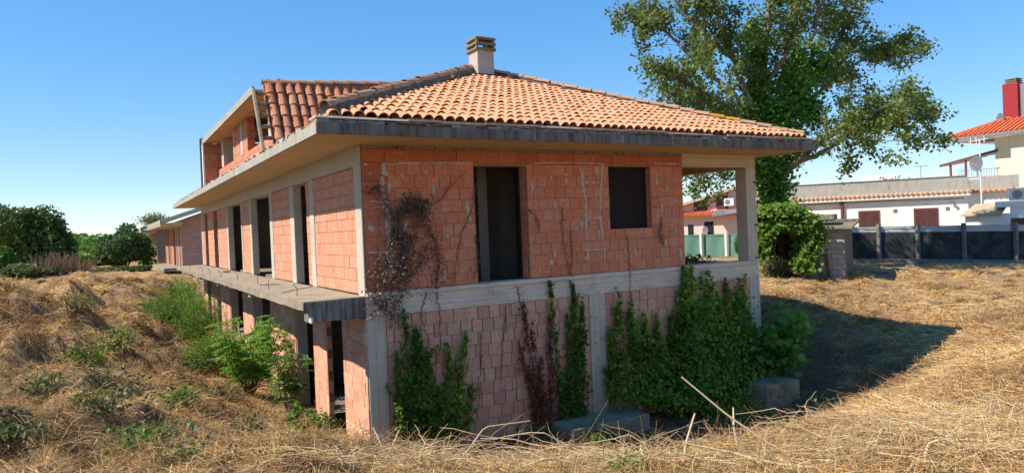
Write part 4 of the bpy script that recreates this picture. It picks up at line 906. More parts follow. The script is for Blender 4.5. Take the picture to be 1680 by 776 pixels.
# ------------------------------------------------------------------ trees
def limb_tree(name, label, foot, limbs, mats, seed, nsub, sublen, leafn, leaf, cl, cat='tree', subdens=1.0, bark='bark', group=None, ivy_pts=None, twig=.35):
    """limbs: list of (points, r0, r1); sub-branches sprout along the outer parts and carry leaf clusters"""
    g = np.random.default_rng(seed); root = tag(empty(name, foot), label, cat, group); tr = MB(); C = []; 
    for li, (pts, r0, r1) in enumerate(limbs):
        P = np.array(pts, float); t = np.linspace(0, len(P)-1, len(P)*6); i0 = np.minimum(t.astype(int), len(P)-2); f = (t-i0)[:, None]; f = f*f*(3-2*f)*.4+f*.6
        Pi = P[i0]+(P[i0+1]-P[i0])*f+g.normal(0, .02, (len(t), 3)); tr.tube(Pi, r0, r1, 8)
        if li == 0: continue
        ln = np.linalg.norm(np.diff(Pi, axis=0), axis=1).sum(); ns = int(nsub*ln*subdens)
        for s in range(ns):
            k_ = int((.25+.75*g.random()**.8)*(len(Pi)-1)); b0 = Pi[k_]; dirp = unit(Pi[min(k_+1, len(Pi)-1)]-Pi[max(k_-1, 0)])
            d = unit(dirp*.7+g.normal(0, .75, 3)+np.array([0, 0, .25])); L_ = sublen*g.uniform(.5, 1.2)
            e = b0+d*L_; q = walk(b0, e, 6, .05, g); q[:, 2] -= np.linspace(0, 1, 6)**2*L_*.12; tr.tube(q, max(.012, r1*.5), .008, 4, caps=False)
            for w_ in range(4):
                j = g.integers(2, 6); te = q[j]+unit(d+g.normal(0, .8, 3))*twig*g.uniform(.5, 1.3); tr.tube([q[j], te], .008, .004, 3, caps=False)
                n = g.poisson(leafn); tt = g.random(n)[:, None]; C.append(q[j]+(te-q[j])*tt+g.normal(0, cl, (n, 3)))
    C = np.concatenate(C); inv(tr.build('trunk', M[bark]), root)
    r = np.clip(.55*g.random(len(C))+.6*fbm(C[:, 0]+C[:, 1]*.7, C[:, 2]+C[:, 1], 1.1, 3)-.1, 0, 1)
    inv(leaves('crown', C, leaf, M[mats[0]], None, None, 1, 1.15, .85, seed, r, .6), root)
    if ivy_pts is not None:
        C2 = np.concatenate([np.array(p_)+g.normal(0, 1, (n, 3))*np.array([sx, sx, sz]) for (p_, n, sx, sz) in ivy_pts])
        r = np.clip(.5*g.random(len(C2))+.7*fbm(C2[:, 0]*1.2+C2[:, 1], C2[:, 2]*1.2, 1., 3)-.15, 0, 1)
        inv(leaves('ivy', C2, .17, M[mats[1]], None, None, 1, 1.05, .95, seed+1, r), root)
    return root
D = 29.0
def tp(px, py, dd=0): return tuple(at(px, py, D+dd))
ft = at(1283, 440, D); ft[2] = gz(ft[0], ft[1])-.1
J = tp(1268, 300)
limbs = [([tuple(ft), tp(1278, 380), J, tp(1258, 230)], .42, .26),
    ([J, tp(1300, 270, -.6), tp(1345, 232, -1.2), tp(1395, 205, -1.6), tp(1440, 180, -1.8), tp(1490, 160, -2)], .22, .03),
    ([tp(1300, 270, -.6), tp(1340, 255, .4), tp(1390, 225, .8), tp(1440, 205, 1.2), tp(1485, 195, 1.4), tp(1512, 200, 1.5)], .12, .02),
    ([tp(1262, 250), tp(1300, 190, .8), tp(1335, 130, 1.4), tp(1375, 70, 2), tp(1400, 10, 2.4), tp(1420, -60, 2.8)], .18, .02),
    ([tp(1258, 230), tp(1250, 150, .3), tp(1255, 80, .4), tp(1262, 0, .5), tp(1270, -80, .6), tp(1275, -150, .6)], .20, .03),
    ([tp(1258, 230), tp(1225, 160, -.6), tp(1205, 100, -1), tp(1180, 40, -1.5), tp(1165, -20, -1.8), tp(1155, -80, -2)], .17, .02),
    ([tp(1240, 205, -.3), tp(1200, 150, .8), tp(1150, 110, 1.5), tp(1110, 70, 2), tp(1075, 35, 2.2), tp(1040, 25, 2.3)], .14, .02),
    ([tp(1255, 240), tp(1215, 195, -1), tp(1170, 160, -1.8), tp(1120, 135, -2.3), tp(1075, 115, -2.6)], .13, .02),
    ([tp(1258, 255), tp(1220, 225, 1), tp(1180, 200, 1.6), tp(1140, 185, 2), tp(1105, 165, 2.3)], .11, .02),
    ([tp(1300, 190, .8), tp(1345, 150, 1.6), tp(1395, 110, 2.3), tp(1440, 85, 2.8), tp(1485, 75, 3)], .11, .02),
    ([tp(1335, 130, 1.4), tp(1330, 70, .6), tp(1345, 10, .2), tp(1350, -60, 0)], .10, .02),
    ([tp(1205, 100, -1), tp(1150, 50, -1.4), tp(1110, 5, -1.6), tp(1085, -40, -1.7)], .10, .02),
    ([tp(1265, 295), tp(1230, 285, 1.2), tp(1190, 275, 2), tp(1160, 285, 2.4)], .08, .015),
    ([tp(1345, 232, -1.2), tp(1380, 228, -2), tp(1420, 228, -2.4), tp(1450, 235, -2.6)], .06, .012),
    ([tp(1250, 150, .3), tp(1290, 90, -1), tp(1310, 20, -1.6), tp(1325, -50, -2)], .12, .02)]
ivp = []
for (px, py, dd, n, sx, sz) in [(1270, 330, -.2, 2000, .55, .9), (1262, 280, -.2, 2400, .75, .7), (1265, 230, -.2, 2600, .85, .7), (1285, 190, 0, 2200, .8, .6), (1300, 140, .3, 1800, .75, .6), (1245, 150, 0, 1600, .5, .7), (1240, 90, 0, 1000, .4, .7), (1310, 100, .6, 900, .5, .6), (1225, 190, -.3, 900, .5, .5), (1330, 180, .8, 900, .5, .4), (1290, 240, .2, 1500, .5, .5), (1345, 110, .5, 500, .4, .4)]:
    ivp.append((tp(px, py, dd), int(n*.8), sx*.6, sz*.75))
limb_tree('poplar_tree', 'tall spreading poplar tree with ivy clad trunk behind the house', ft, limbs, ('poplar', 'ivy_tree'), 3, 4.6, 1.4, 25, .145, .16, bark='bark_pale', ivy_pts=ivp, twig=.55)

def bush(name, label, px, pyb, depth, wpx, hpx, n, leaf, mat, seed, cat='bush', group=None, deep=1.0, lumps=9, zbase=None, bark='bark'):
    g = np.random.default_rng(seed); c = at(px, pyb, depth); w = wpx/F*depth/2; h = hpx/F*depth; z0 = gz(c[0], c[1]) if zbase is None else zbase
    h = c[2]+h-z0; root = tag(empty(name, (c[0], c[1], z0)), label, cat, group); C = []; sm = MB(); f0 = np.array([c[0], c[1], z0-.1])
    for i in range(lumps):
        an = g.uniform(0, 6.283); rr_ = g.random()**.5*.62; zc = g.uniform(.28, .80)*(1-.25*rr_)
        o = np.array([math.cos(an)*rr_*w*(RT[0])-math.sin(an)*rr_*w*deep*RT[1], math.cos(an)*rr_*w*RT[1]+math.sin(an)*rr_*w*deep*RT[0], zc*h]) if False else np.array([math.cos(an)*rr_*w, math.sin(an)*rr_*w*deep, zc*h])
        R = np.array([w*g.uniform(.34, .55), w*g.uniform(.34, .55)*deep, h*g.uniform(.2, .34)]); m_ = n//lumps; d = unit(g.normal(size=(m_, 3))); rad = (.45+.58*g.random(m_)**.45)*(.8+.4*fbm(d[:, 0]*3+i, d[:, 2]*3+d[:, 1], 1., 3))
        C.append(f0+o+d*R*rad[:, None]); sm.tube(walk(f0, f0+o, 6, .04*h/2, g), .03*h/2, .012*h/2, 5)
    C = np.concatenate(C); C = C[C[:, 2] > z0-.05]
    inv(sm.build('trunk', M[bark]), root); r = np.clip(.5*g.random(len(C))+.6*fbm(C[:, 0]+C[:, 1], C[:, 2]+C[:, 1], .9, 3)-.1, 0, 1)
    inv(leaves('crown', C, leaf, M[mat], None, None, 1, 1.2, .8, seed, r), root); return root
bush('broad_tree', 'broad dark green tree at the left edge of the field', 45, 448, 47, 150, 118, 15000, .22, 'bush_dark', 101, 'tree', lumps=13)
bush('broad_tree', 'tree crown cut by the left edge behind the dark tree', -25, 448, 52, 120, 130, 9000, .24, 'bush_grey', 102, 'tree', lumps=10)
bush('round_bush', 'round grey green bush left of the far unfinished houses', 208, 446, 52, 95, 78, 13000, .20, 'bush_grey', 103, lumps=12)
bush('lime_bush', 'bright lime green bush at the far left below the dark tree', 2, 450, 42, 70, 52, 5000, .17, 'bush_lime', 104, lumps=7)
for i, (px, py, d, w, h, mt, lab) in enumerate([(20, 452, 38, 90, 22, 'bramble', 'low bramble thicket under the lime bush'), (70, 454, 40, 60, 24, 'bramble', 'yellowish bramble thicket under the dark tree'), (130, 448, 55, 80, 34, 'bush_lime', 'light green thicket between the tree and the round bush'), (165, 447, 60, 60, 36, 'bush_grey', 'hazy green thicket left of the round bush'), (185, 452, 45, 60, 18, 'bramble', 'low thicket in front of the round bush'), (232, 452, 44, 50, 20, 'bush_dark', 'dark low shrub at the foot of the far houses')]):
    bush('thicket', lab, px, py, d, w, h, 3200, .15, mt, 110+i, 'thicket', 'thickets at the end of the field', lumps=7)
def scrub(label, px, py, d, w, h, seed):
    g = np.random.default_rng(seed); c = at(px, py, d); W_ = w/F*d/2; h_ = h/F*d; z0 = gz(c[0], c[1]); mb = MB()
    for i in range(420):
        a = np.array([c[0]+g.normal(0, .4)*W_, c[1]+g.normal(0, .4)*W_, z0]); e = a+np.array([g.normal(0, .35)*W_, g.normal(0, .35)*W_, h_*g.uniform(.4, 1.1)]); mb.tube(walk(a, e, 4, .05, g), .018, .006, 3, caps=False)
    tag(mb.build('dry_scrub', M['scrub']), label, 'scrub')
scrub('brown leafless scrub in front of the dark left tree', 98, 452, 41, 70, 38, 120)
scrub('small heap of brown scrub before the light green thicket', 128, 452, 43, 40, 22, 121)
# stone pine crown peeping over the far houses
c = at(252, 372, 95); z0 = gz(c[0], c[1]); g = np.random.default_rng(6); root = tag(empty('pine_tree', (c[0], c[1], z0)), 'small distant pine crown above the far house roof', 'tree')
inv(MB().tube([(c[0], c[1], z0), (c[0]+.2, c[1], c[2])], .2, .12, 6).build('trunk', M['bark']), root)
inv(leaves('crown', np.array(c)+[0, 0, .9]+g.normal(0, 1, (1500, 3))*[.75, .75, .42], .2, M['bramble'], seed=6), root)
# far hedge line and distant buildings with a mast
g = np.random.default_rng(8); n = 26000; X = g.uniform(-190, 40, n); Yy = g.uniform(105, 135, n)+fbm(X, X, 9)*6; hh = (2.2+2.2*fbm(X, Yy, 7, 3))
C = np.stack([X, Yy, -.7+hh*g.random(n)**.6], 1); o = leaves('distant_thicket', C, .55, M['bush_lime'], seed=8, kind='stuff'); tag(o, 'far off green thicket along the end of the field')
c = at(142, 411, 260); o = MB().box(-8, 8, -8, 8, -6, 2.1).build('distant_warehouse', M['far_white']); o.location = c; MBr = MB().box(-8.2, 8.2, -8.2, 8.2, 2.1, 2.4).build('roof_edge', M['far_grey'], o); tag(o, 'distant white warehouse between the trees', 'building')
c = at(122, 412, 250); o = MB().box(-5, 5, -6, 6, -6, 2.0).build('distant_shed', M['far_grey']); o.location = c; tag(o, 'distant blue grey shed left of the white warehouse', 'building')
c = at(162, 411, 270); root = tag(empty('lattice_mast', (c[0], c[1], -1)), 'distant lattice mast left of the round bush', 'mast'); mb = MB(); H_ = c[2]+6.5+1
for sx, sy in ((-1, -1), (1, -1), (1, 1), (-1, 1)): mb.bar((sx*.9, sy*.9, 0), (sx*.35, sy*.35, H_), .22, .22)
for z in np.arange(1, H_, 1.3):
    q = .9-.55*z/H_
    for (a, b) in (((-q, -q), (q, q)), ((q, -q), (-q, q)), ((-q, -q), (q, -q)), ((-q, q), (q, q))): mb.bar((*a, z), (*b, z+.6), .14, .14)
mb.build('frame', M['far_grey'], root)

# ------------------------------------------------------------------ two further unfinished houses beyond
def far_house(lab, y0, x0, ln, wid, zf, seed):
    root = tag(empty('unfinished_house', (x0, y0, -2)), lab, 'house', 'unfinished houses in a row'); z = lambda v: v+2-zf*0
    B = lambda mb, nm, mt: mb.build(nm, M[mt], root)
    Zf = zf+2; 
    B(MB().box(0, wid, 0, .25, Zf, Zf+2.75), 'front_wall', 'brick_far_pale'); B(MB().box(.0, wid, -.01, .25, Zf-.45, Zf-.001), 'concrete_band', 'conc_band'); B(MB().box(.4, wid, .02, .25, 0, Zf-.452), 'front_wall', 'brick_far_pale')
    B(MB().prism([(0, Zf+2.752), (wid, Zf+2.752), (wid, Zf+2.752+wid*.36), ], .0, .25), 'gable', 'brick_far_pale')
    for (a, b) in ((0, .45), (1.5, 2.6), (3.3, 3.6), (5.6, 7.4), (8.2, 8.5), (10, ln)):
        B(MB().box(0, .25, max(a, .252), b, Zf, Zf+2.4), 'brick_pier', 'brick_far'); B(MB().box(.0, .25, max(a, .252), b, 0, Zf-.452), 'brick_pier', 'brick_far_pale')
        B(MB().box(-.03, .3, b-.2, b+.05, Zf-.001, Zf+2.45), 'column', 'conc_left')
    B(MB().box(-.02, .3, .255, ln, Zf+2.401, Zf+2.76), 'ring_beam', 'conc_left'); B(MB().box(-1.0, .35, .26, ln, Zf-.2, Zf-.002), 'balcony_slab', 'slab')
    B(MB().box(1.6, 1.8, .3, ln, 0, Zf+2.7), 'inner_wall', 'inner')
    e = 1.15; pr = [(-e, Zf+2.62), (wid, Zf+2.80+wid*.36), (wid, Zf+3.02+wid*.36), (-e, Zf+2.84)]
    B(MB().prism(pr, -1.0, ln+.5), 'roof_slab', 'conc_col'); B(MB().box(-e-.02, -e+.08, -1.02, ln+.5, Zf+2.58, Zf+2.86), 'fascia', 'fascia_left')
    B(MB().prism([(-e, Zf+2.5), (0.0, Zf+2.5), (0, Zf+2.74), (-e, Zf+2.62)], -.98, ln+.4), 'soffit_box', 'soffit')
far_house('nearer unfinished house with sloped concrete gable roof beyond the balcony', 33.6, .0, 12, 9, -.40, 1)
far_house('farther unfinished house half hidden behind its twin', 50.5, -.3, 12, 9, -.45, 2)
shrub('climbing_weed', 'yellow green plant beside the farthest unfinished house', (-1.2, 49.0), 2.6, .9, 900, .2, 'bush_lime', 130, 'weeds', nst=8)
# ------------------------------------------------------------------ neighbouring plot on the right
class Frame:
    """an Empty at the left end of a front wall; local x runs right along the wall, y away from the viewer"""
    def __init__(s, name, label, cat, pxl, dl, pxr, dr, z, group=None):
        a = at(pxl, 380, dl); b = at(pxr, 380, dr); s.a = a[:2]; d = b[:2]-a[:2]; s.len = np.linalg.norm(d); s.d = d/s.len; s.z = z; s.n = np.array([-s.d[1], s.d[0]])
        s.root = tag(empty(name, (a[0], a[1], z), math.atan2(s.d[1], s.d[0])), label, cat, group)
    def u(s, px, y=0.0):
        r = ray(px, 380)[:2]; o = s.a+s.n*y-CAM[:2]; A = np.array([[r[0], -s.d[0]], [r[1], -s.d[1]]]); t, u = np.linalg.solve(A, o); s.t = t; return u
    def zz(s, px, py, y=0.0):
        s.u(px, y); r = ray(px, py); r0 = ray(px, 380)[:2]; k_ = s.t*np.linalg.norm(r0)/np.linalg.norm(r[:2]); return CAM[2]+r[2]*k_-s.z
    def part(s, mb, nm, mat, parent=None): return mb.build(nm, M[mat], parent or s.root)
def shutters(f, u0, u1, z0, z1, mat='shutter', y=-.0):
    w = f.part(MB().box(u0-.06, u1+.06, y-.05, y-.004, z0-.06, z1+.06), 'window', 'brown_metal'); um = (u0+u1)/2
    for (a, b) in ((u0, um-.012), (um+.012, u1)):
        sh = f.part(MB().box(a, b, y-.062, y-.052, z0, z1), 'shutter_leaf', mat, w)
    mb = MB()
    for (a, b) in ((u0+.05, um-.06), (um+.06, u1-.05)):
        for z in np.arange(z0+.06, z1-.05, .06): mb.box(a, b, y-.072, y-.0625, z, z+.035)
    o = f.part(mb, 'louvres', mat, w); o['kind'] = 'stuff'
def ac_unit(f, u, y, z, w=.85, h=.6):
    b = f.part(MB().box(u, u+w, y-.32, y-.02, z, z+h), 'air_conditioner', 'white_paint'); an = np.linspace(0, 6.283, 17)[:-1]
    f.part(MB().prism([(u+w*.38+math.cos(t)*h*.36, z+h/2+math.sin(t)*h*.36) for t in an], y-.335, y-.325), 'fan_grille', 'grey_metal', b)
def tile_strip(f, u0, u1, y0, z0, y1, z1, nm='tile_row', mat='tile_red', sp=.24):
    f.part(MB().add([(u0, y0, z0), (u1, y0, z0), (u1, y1, z1), (u0, y1, z1), (u0, y0, z0-.08), (u1, y0, z0-.08), (u1, y1, z0-.08), (u0, y1, z0-.08)], [(0, 1, 2, 3), (0, 4, 5, 1), (4, 7, 6, 5), (1, 5, 6, 2), (3, 7, 4, 0)]), 'tile_bed', mat)
    mb = MB(); n = int((u1-u0)/sp)
    for i in range(n):
        u = u0+(i+.5)*(u1-u0)/n; mb.tube([(u, y0-.05, z0+.0), (u, y1, z1)], .085, .075, 7)
    o = f.part(mb, nm, mat); o['kind'] = 'stuff'
# -- long white house with parapet
wh = Frame('white_house', 'long white single storey house with parapet behind the black net fence', 'house', 1215, 43, 1590, 38, -1.35)
Lw = wh.len; zt = wh.zz(1590, 317)
wh.part(MB().box(0, Lw, 0, 9, 0, zt), 'wall', 'white_wall'); wh.part(MB().box(-.1, Lw+.1, -.30, .0, zt-.12, zt+.02), 'cornice', 'white_paint')
tile_strip(wh, -.1, Lw+.15, -.30, zt+.06, .10, zt+.17, mat='tile_hip')
zp = wh.zz(1590, 289)
wh.part(MB().box(0, Lw, .08, .30, zt+.2, zp), 'parapet', 'parapet'); wh.part(MB().box(-.02, Lw+.02, .05, .34, zp+.002, zp+.06), 'coping', 'grey_metal')
for (a, b, t_) in ((1411, 1442, 348), (1502, 1538, 344)): shutters(wh, wh.u(a), wh.u(b), wh.zz(a, t_)-1.35, wh.zz(a, t_))
u_ = wh.u(1383); wh.part(MB().tube([(u_, -.1, 0), (u_, -.1, zt-.1)], .09, .09, 8), 'downpipe', 'brown_metal'); u_ = wh.u(1582); wh.part(MB().tube([(u_, -.12, 0), (u_, -.12, 1.6), (u_+.3, -.12, 1.75), (u_+.9, -.1, 1.85)], .09, .09, 8), 'downpipe', 'tile_red')
for (a, b, t_) in ((1411, 1442, 348), (1502, 1538, 344)): wh.part(MB().box(wh.u(a)-.15, wh.u(b)+.15, -.12, -.004, wh.zz(a, t_)-1.50, wh.zz(a, t_)-1.42), 'window_sill', 'parapet')
for px in (1470, 1556): wh.part(MB().box(wh.u(px)-.1, wh.u(px)+.1, -.02, -.004, zt-.9, zt-.7), 'wall_vent', 'grey_metal')
wh.part(MB().tube(walk((.3, -.03, zt-.22), (Lw-.2, -.03, zt-.26), 12, .012, np.random.default_rng(4)), .018, .018, 5), 'cable', 'bitumen')
# set back right wing
zw = zt
wh.part(MB().box(Lw+.02, Lw+3.4, .9, 9, 0, zw), 'side_wing', 'white_wall'); tile_strip(wh, Lw+.0, Lw+3.3, .66, zw+.08, 1.0, zw+.18, mat='tile_hip'); wh.part(MB().box(Lw+.01, Lw+3.3, .95, 1.2, zw+.2, zp-.02), 'parapet', 'parapet')
wh.part(MB().bar((wh.u(1563), -.09, zt-.45), (wh.u(1566), -.25, zt-.5), .12, .1), 'flood_lamp', 'grey_metal')
# things on its roof terrace
q = at(1440, 297, 44); o = MB().box(-.9, .9, -.5, .5, -.8, .28).box(-.4, 1.0, .52, .9, -.8, .42).build('roof_sheet_stack', M['white_paint']); o.location = q; o.rotation_euler = (0, .05, wh.root.rotation_euler[2]); tag(o, 'white sheeted boxes on the roof terrace of the white house', 'boxes')
q = at(1462, 297, 43.5); g = np.random.default_rng(61); root = tag(empty('potted_plant', q), 'reddish flowers peeping over the parapet', 'plant'); inv(MB().box(q[0]-.5, q[0]+.5, q[1]-.1, q[1]+.1, q[2]-.6, q[2]-.1).build('planter', M['tile_red']), root); inv(leaves('leaves', q+g.normal(0, 1, (160, 3))*[.45, .2, .12], .14, M['vine_dead'], seed=61), root)
q = at(1511, 292, 43); root = tag(empty('tv_antenna', q-np.array([0, 0, .6])), 'thin T shaped aerial on the white house roof', 'antenna'); inv(MB().tube([q-[0, 0, .6], q+[0, 0, .75]], .02, .02, 5).build('mast', M['grey_metal']), root); inv(MB().bar(q+[-.42, .2, .72], q+[.42, -.2, .72], .03, .03).build('boom', M['grey_metal']), root)
# -- small annex with tan roof
an_ = Frame('annex', 'low white annex with tan sloping roof in front of the white house', 'annex', 1584, 35.6, 1658, 34.4, -1.35)
za = an_.zz(1600, 352)
an_.part(MB().box(0, an_.len, 0, 2.2, 0, za), 'wall', 'white_wall'); an_.part(MB().add([(-.15, -.25, za), (an_.len*.82, -.25, za), (an_.len*.92, 1.6, za+.55), (.3, 1.6, za+.55), (-.15, -.25, za-.08), (an_.len*.82, -.25, za-.08), (an_.len*.92, 1.6, za+.47), (.3, 1.6, za+.47)], [(0, 1, 2, 3), (7, 6, 5, 4), (0, 4, 5, 1), (1, 5, 6, 2), (2, 6, 7, 3), (3, 7, 4, 0)]), 'roof', 'awning')
an_.part(MB().box(an_.u(1672)-.3, an_.u(1672)+.3, -.03, -.004, za-.9, za-.25), 'window', 'brown_metal')
an_.part(MB().box(an_.len, an_.len+3, .1, 2.4, 0, za+.3), 'wall', 'white_wall'); an_.part(MB().box(an_.len-.6, an_.len+3, .05, 2.5, za+.302, za+.6), 'flat_roof', 'white_wall')
ac_unit(an_, an_.u(1657), .35, za+.62, .9, .6)
# -- cream two storey house with red chimney
cr = Frame('cream_house', 'cream two storey house with orange tile roof and red chimney at right edge', 'house', 1558, 40.5, 1680, 37.2, -1.35)
ze_ = cr.zz(1560, 233); uw = cr.u(1637, 1.0); EX = cr.len+7
cr.part(MB().box(uw, EX-1, 1.0, 10, 0, ze_-.001), 'wall', 'cream_wall'); cr.part(MB().box(cr.u(1668, .9), cr.u(1668, .9)+3, .55, 1.0, 0, ze_-.002), 'wall_bay', 'cream_wall')
cr.part(MB().box(0, EX, 0, 11, ze_, ze_+.16), 'eave_slab', 'white_wall'); cr.part(MB().box(-.12, EX, -.14, -.004, ze_+.02, ze_+.17), 'gutter', 'grey_metal')
rs = .40; hw = 5.5
rf = cr.part(MB().add([(0, 0, ze_+.162), (EX, 0, ze_+.162), (EX, 11, ze_+.162), (0, 11, ze_+.162), (hw, hw, ze_+.162+hw*rs), (EX, hw, ze_+.162+hw*rs)], [(0, 1, 5, 4), (2, 3, 4, 5)], [(3, 0, 4), (1, 2, 5)]), 'roof', 'tile_red')
mb = MB()
for i in range(int(EX/.26)):
    u = .13+i*.26; ymax = min(u, hw)
    mb.tube([(u, -.06, ze_+.18), (u, ymax, ze_+.18+ymax*rs)], .09, .08, 6)
o = cr.part(mb, 'roof_tiles', 'tile_red', rf); o['kind'] = 'stuff'
cr.part(MB().tube([(0, 0, ze_+.22), (hw, hw, ze_+.24+hw*rs)], .13, .13, 8), 'hip_cap', 'tile_red', rf)
uc0, uc1 = cr.u(1652, 2.2), cr.u(1677, 2.2); zc = cr.zz(1660, 137, 2.2)
ch = cr.part(MB().box(uc0, uc1, 2.2, 3.1, ze_+.3, zc), 'chimney', 'red_paint'); 
for i in range(3): cr.part(MB().box(uc0+.08, uc1-.08, 2.28, 3.02, zc+.002+i*.11, zc+.06+i*.11), 'cowl_ring', 'chim_cap', ch)
cr.part(MB().box(uc1+.02, uc1+.3, 2.4, 2.7, ze_+.3, zc-.1), 'steel_flue', 'grey_metal', ch)
def dish(f, u, y, z, r, parent=None, tilt=.5):
    mb = MB(); V = [(u, y+.06, z)]; n = 14
    for i in range(n): a = 6.283*i/n; V.append((u+math.cos(a)*r*.8, y-math.cos(a)*r*.5, z+math.sin(a)*r))
    mb.add(V, [], [(0, 1+i, 1+(i+1) % n) for i in range(n)]); d_ = f.part(mb, 'satellite_dish', 'grey_metal', parent); f.part(MB().tube([(u, y+.07, z), (u+.05, y+.1, z-r*1.6)], .025, .025, 5).tube([(u, y, z-r*.6), (u-.1, y-.5, z-.05)], .015, .015, 4), 'dish_arm', 'grey_metal', d_)
dish(cr, cr.u(1647, 2.0), 2.0, cr.zz(1647, 196, 2.0), .38, rf)
cr.part(MB().tube([(cr.u(1666, .9), .9, 0), (cr.u(1666, .9), .9, ze_)], .04, .04, 6), 'downpipe', 'grey_metal')
# pergola on the terrace
pg = Frame('pergola', 'red brown terrace canopy on posts beside the cream house', 'canopy', 1545, 41.5, 1640, 39, -1.35)
z0_, z1_ = pg.zz(1546, 272), pg.zz(1639, 246); V = []
V = [(0, 0, z0_), (pg.len, 0, z1_), (pg.len, 2.6, z1_+.25), (0, 2.6, z0_+.25)]
pg.part(MB().add(V+[(x, y, z+.05) for x, y, z in V], [(3, 2, 1, 0), (4, 5, 6, 7), (0, 1, 5, 4), (1, 2, 6, 5), (2, 3, 7, 6), (3, 0, 4, 7)]), 'roof_sheet', 'brown_metal')
for i in range(7):
    t = (i+.5)/7; pg.part(MB().bar((pg.len*t, .05, z0_+(z1_-z0_)*t-.06), (pg.len*t, 2.55, z0_+(z1_-z0_)*t+.19), .09, .10), 'rafter', 'white_paint')
pg.part(MB().bar((0, .02, z0_-.02), (pg.len, .02, z1_-.02), .08, .14), 'edge_beam', 'brown_metal')
for px in (1563, 1588):
    u = pg.u(px, .1); zz_ = z0_+(z1_-z0_)*u/pg.len; pg.part(MB().box(u-.05, u+.05, .06, .16, zp-.4, zz_-.05), 'post', 'brown_metal')
mb = MB()
for i in range(16): mb.bar((1.0+i*.13, .12, zp-.1), (1.0+i*.13, .12, zp+.45), .02, .02)
mb.bar((.9, .12, zp+.45), (3.1, .12, zp+.45), .03, .03); o = pg.part(mb, 'railing', 'grey_metal'); o['kind'] = 'stuff'
# antenna pole with grid dish
ap = Frame('antenna_pole', 'white aerial pole with grey dish rising before the pergola', 'antenna', 1612, 36.5, 1640, 36, -1.35)
zb_, zt_ = ap.zz(1612, 347), ap.zz(1612, 228)
ap.part(MB().tube([(0, 0, 0), (0, 0, zt_)], .035, .03, 6), 'mast', 'white_paint'); dish(ap, -.18, -.02, ap.zz(1606, 268), .42)
ap.part(MB().bar((-.5, 0, zt_-.1), (.35, 0, zt_-.02), .03, .03).bar((-.4, 0, zt_-.25), (-.4, 0, zt_+.1), .03, .03).bar((-.15, 0, zt_-.25), (-.15, 0, zt_+.12), .03, .03).bar((.2, 0, zt_-.2), (.2, 0, zt_+.1), .03, .03), 'yagi', 'white_paint')
ap.part(MB().bar((-.55, 0, ap.zz(1612, 293)), (.0, 0, ap.zz(1612, 293)), .04, .04), 'bracket', 'white_paint')
# -- black net fence
def net_fence(name, label, posts, mat, hem, post_mat, wpost, htop, sag=.02, cat='fence'):
    P = [at(px, yb, d) for (px, yb, yt, d) in posts]; T_ = [at(px, yt, d) for (px, yb, yt, d) in posts]
    root = tag(empty(name, P[0]), label, cat)
    for (p_, t_) in zip(P, T_):
        o = MB().box(p_[0]-wpost/2, p_[0]+wpost/2, p_[1]-wpost/2, p_[1]+wpost/2, p_[2]-.4, t_[2]+.12).build('post', M[post_mat]); inv(o, root); bevel(o, .012)
    for i in range(len(P)-1):
        a, b, ta, tb = P[i], P[i+1], T_[i], T_[i+1]; n = 13; m_ = 7; V = []; g = np.random.default_rng(i+5)
        nr = np.array([-(b-a)[1], (b-a)[0]]); nr /= np.linalg.norm(nr)
        for j in range(m_):
            for q in range(n):
                t = q/(n-1); s_ = j/(m_-1); base = a+(b-a)*t; tp_ = ta+(tb-ta)*t; v = base+(tp_-base)*s_; v = v+np.array([nr[0], nr[1], 0])*(.04*math.sin(t*9+i)*math.sin(s_*3.1)+g.normal(0, .008)+.07); 
                if j == m_-1: v[2] -= sag*math.sin(math.pi*t)
                V.append(v)
        idx_ = lambda j, q: j*n+q
        top = [(idx_(m_-2, q), idx_(m_-2, q+1), idx_(m_-1, q+1), idx_(m_-1, q)) for q in range(n-1)]; bot = [(idx_(j, q), idx_(j, q+1), idx_(j+1, q+1), idx_(j+1, q)) for j in range(m_-2) for q in range(n-1)]
        inv(MB().add(V[:(m_-1)*n], bot).build('net_panel', M[mat], smooth=True), root); inv(MB().add(np.array(V)[(m_-2)*n:]+[0, 0, .001], [tuple(c_-(m_-2)*n for c_ in f_) for f_ in top]).build('net_hem', M[hem], smooth=True), root)
        inv(MB().tube([ta, tb], .012, .012, 5).build('wire', M['grey_metal']), root)
    inv(MB().bar(P[0]+[0, 0, -.02], P[-1]+[0, 0, -.02], .3, .22).build('kerb', M['post']), root)
net_fence('net_fence', 'long black shade net fence with concrete posts before the white house', [(1340, 427, 374, 34.3), (1388, 427, 373, 34), (1443, 427, 372, 33.6), (1507, 428, 371, 33.2), (1583, 428, 370, 32.6), (1668, 429, 369, 32), (1760, 430, 368, 31.3)], 'net_black', 'net_hem', 'post', .16, 0)
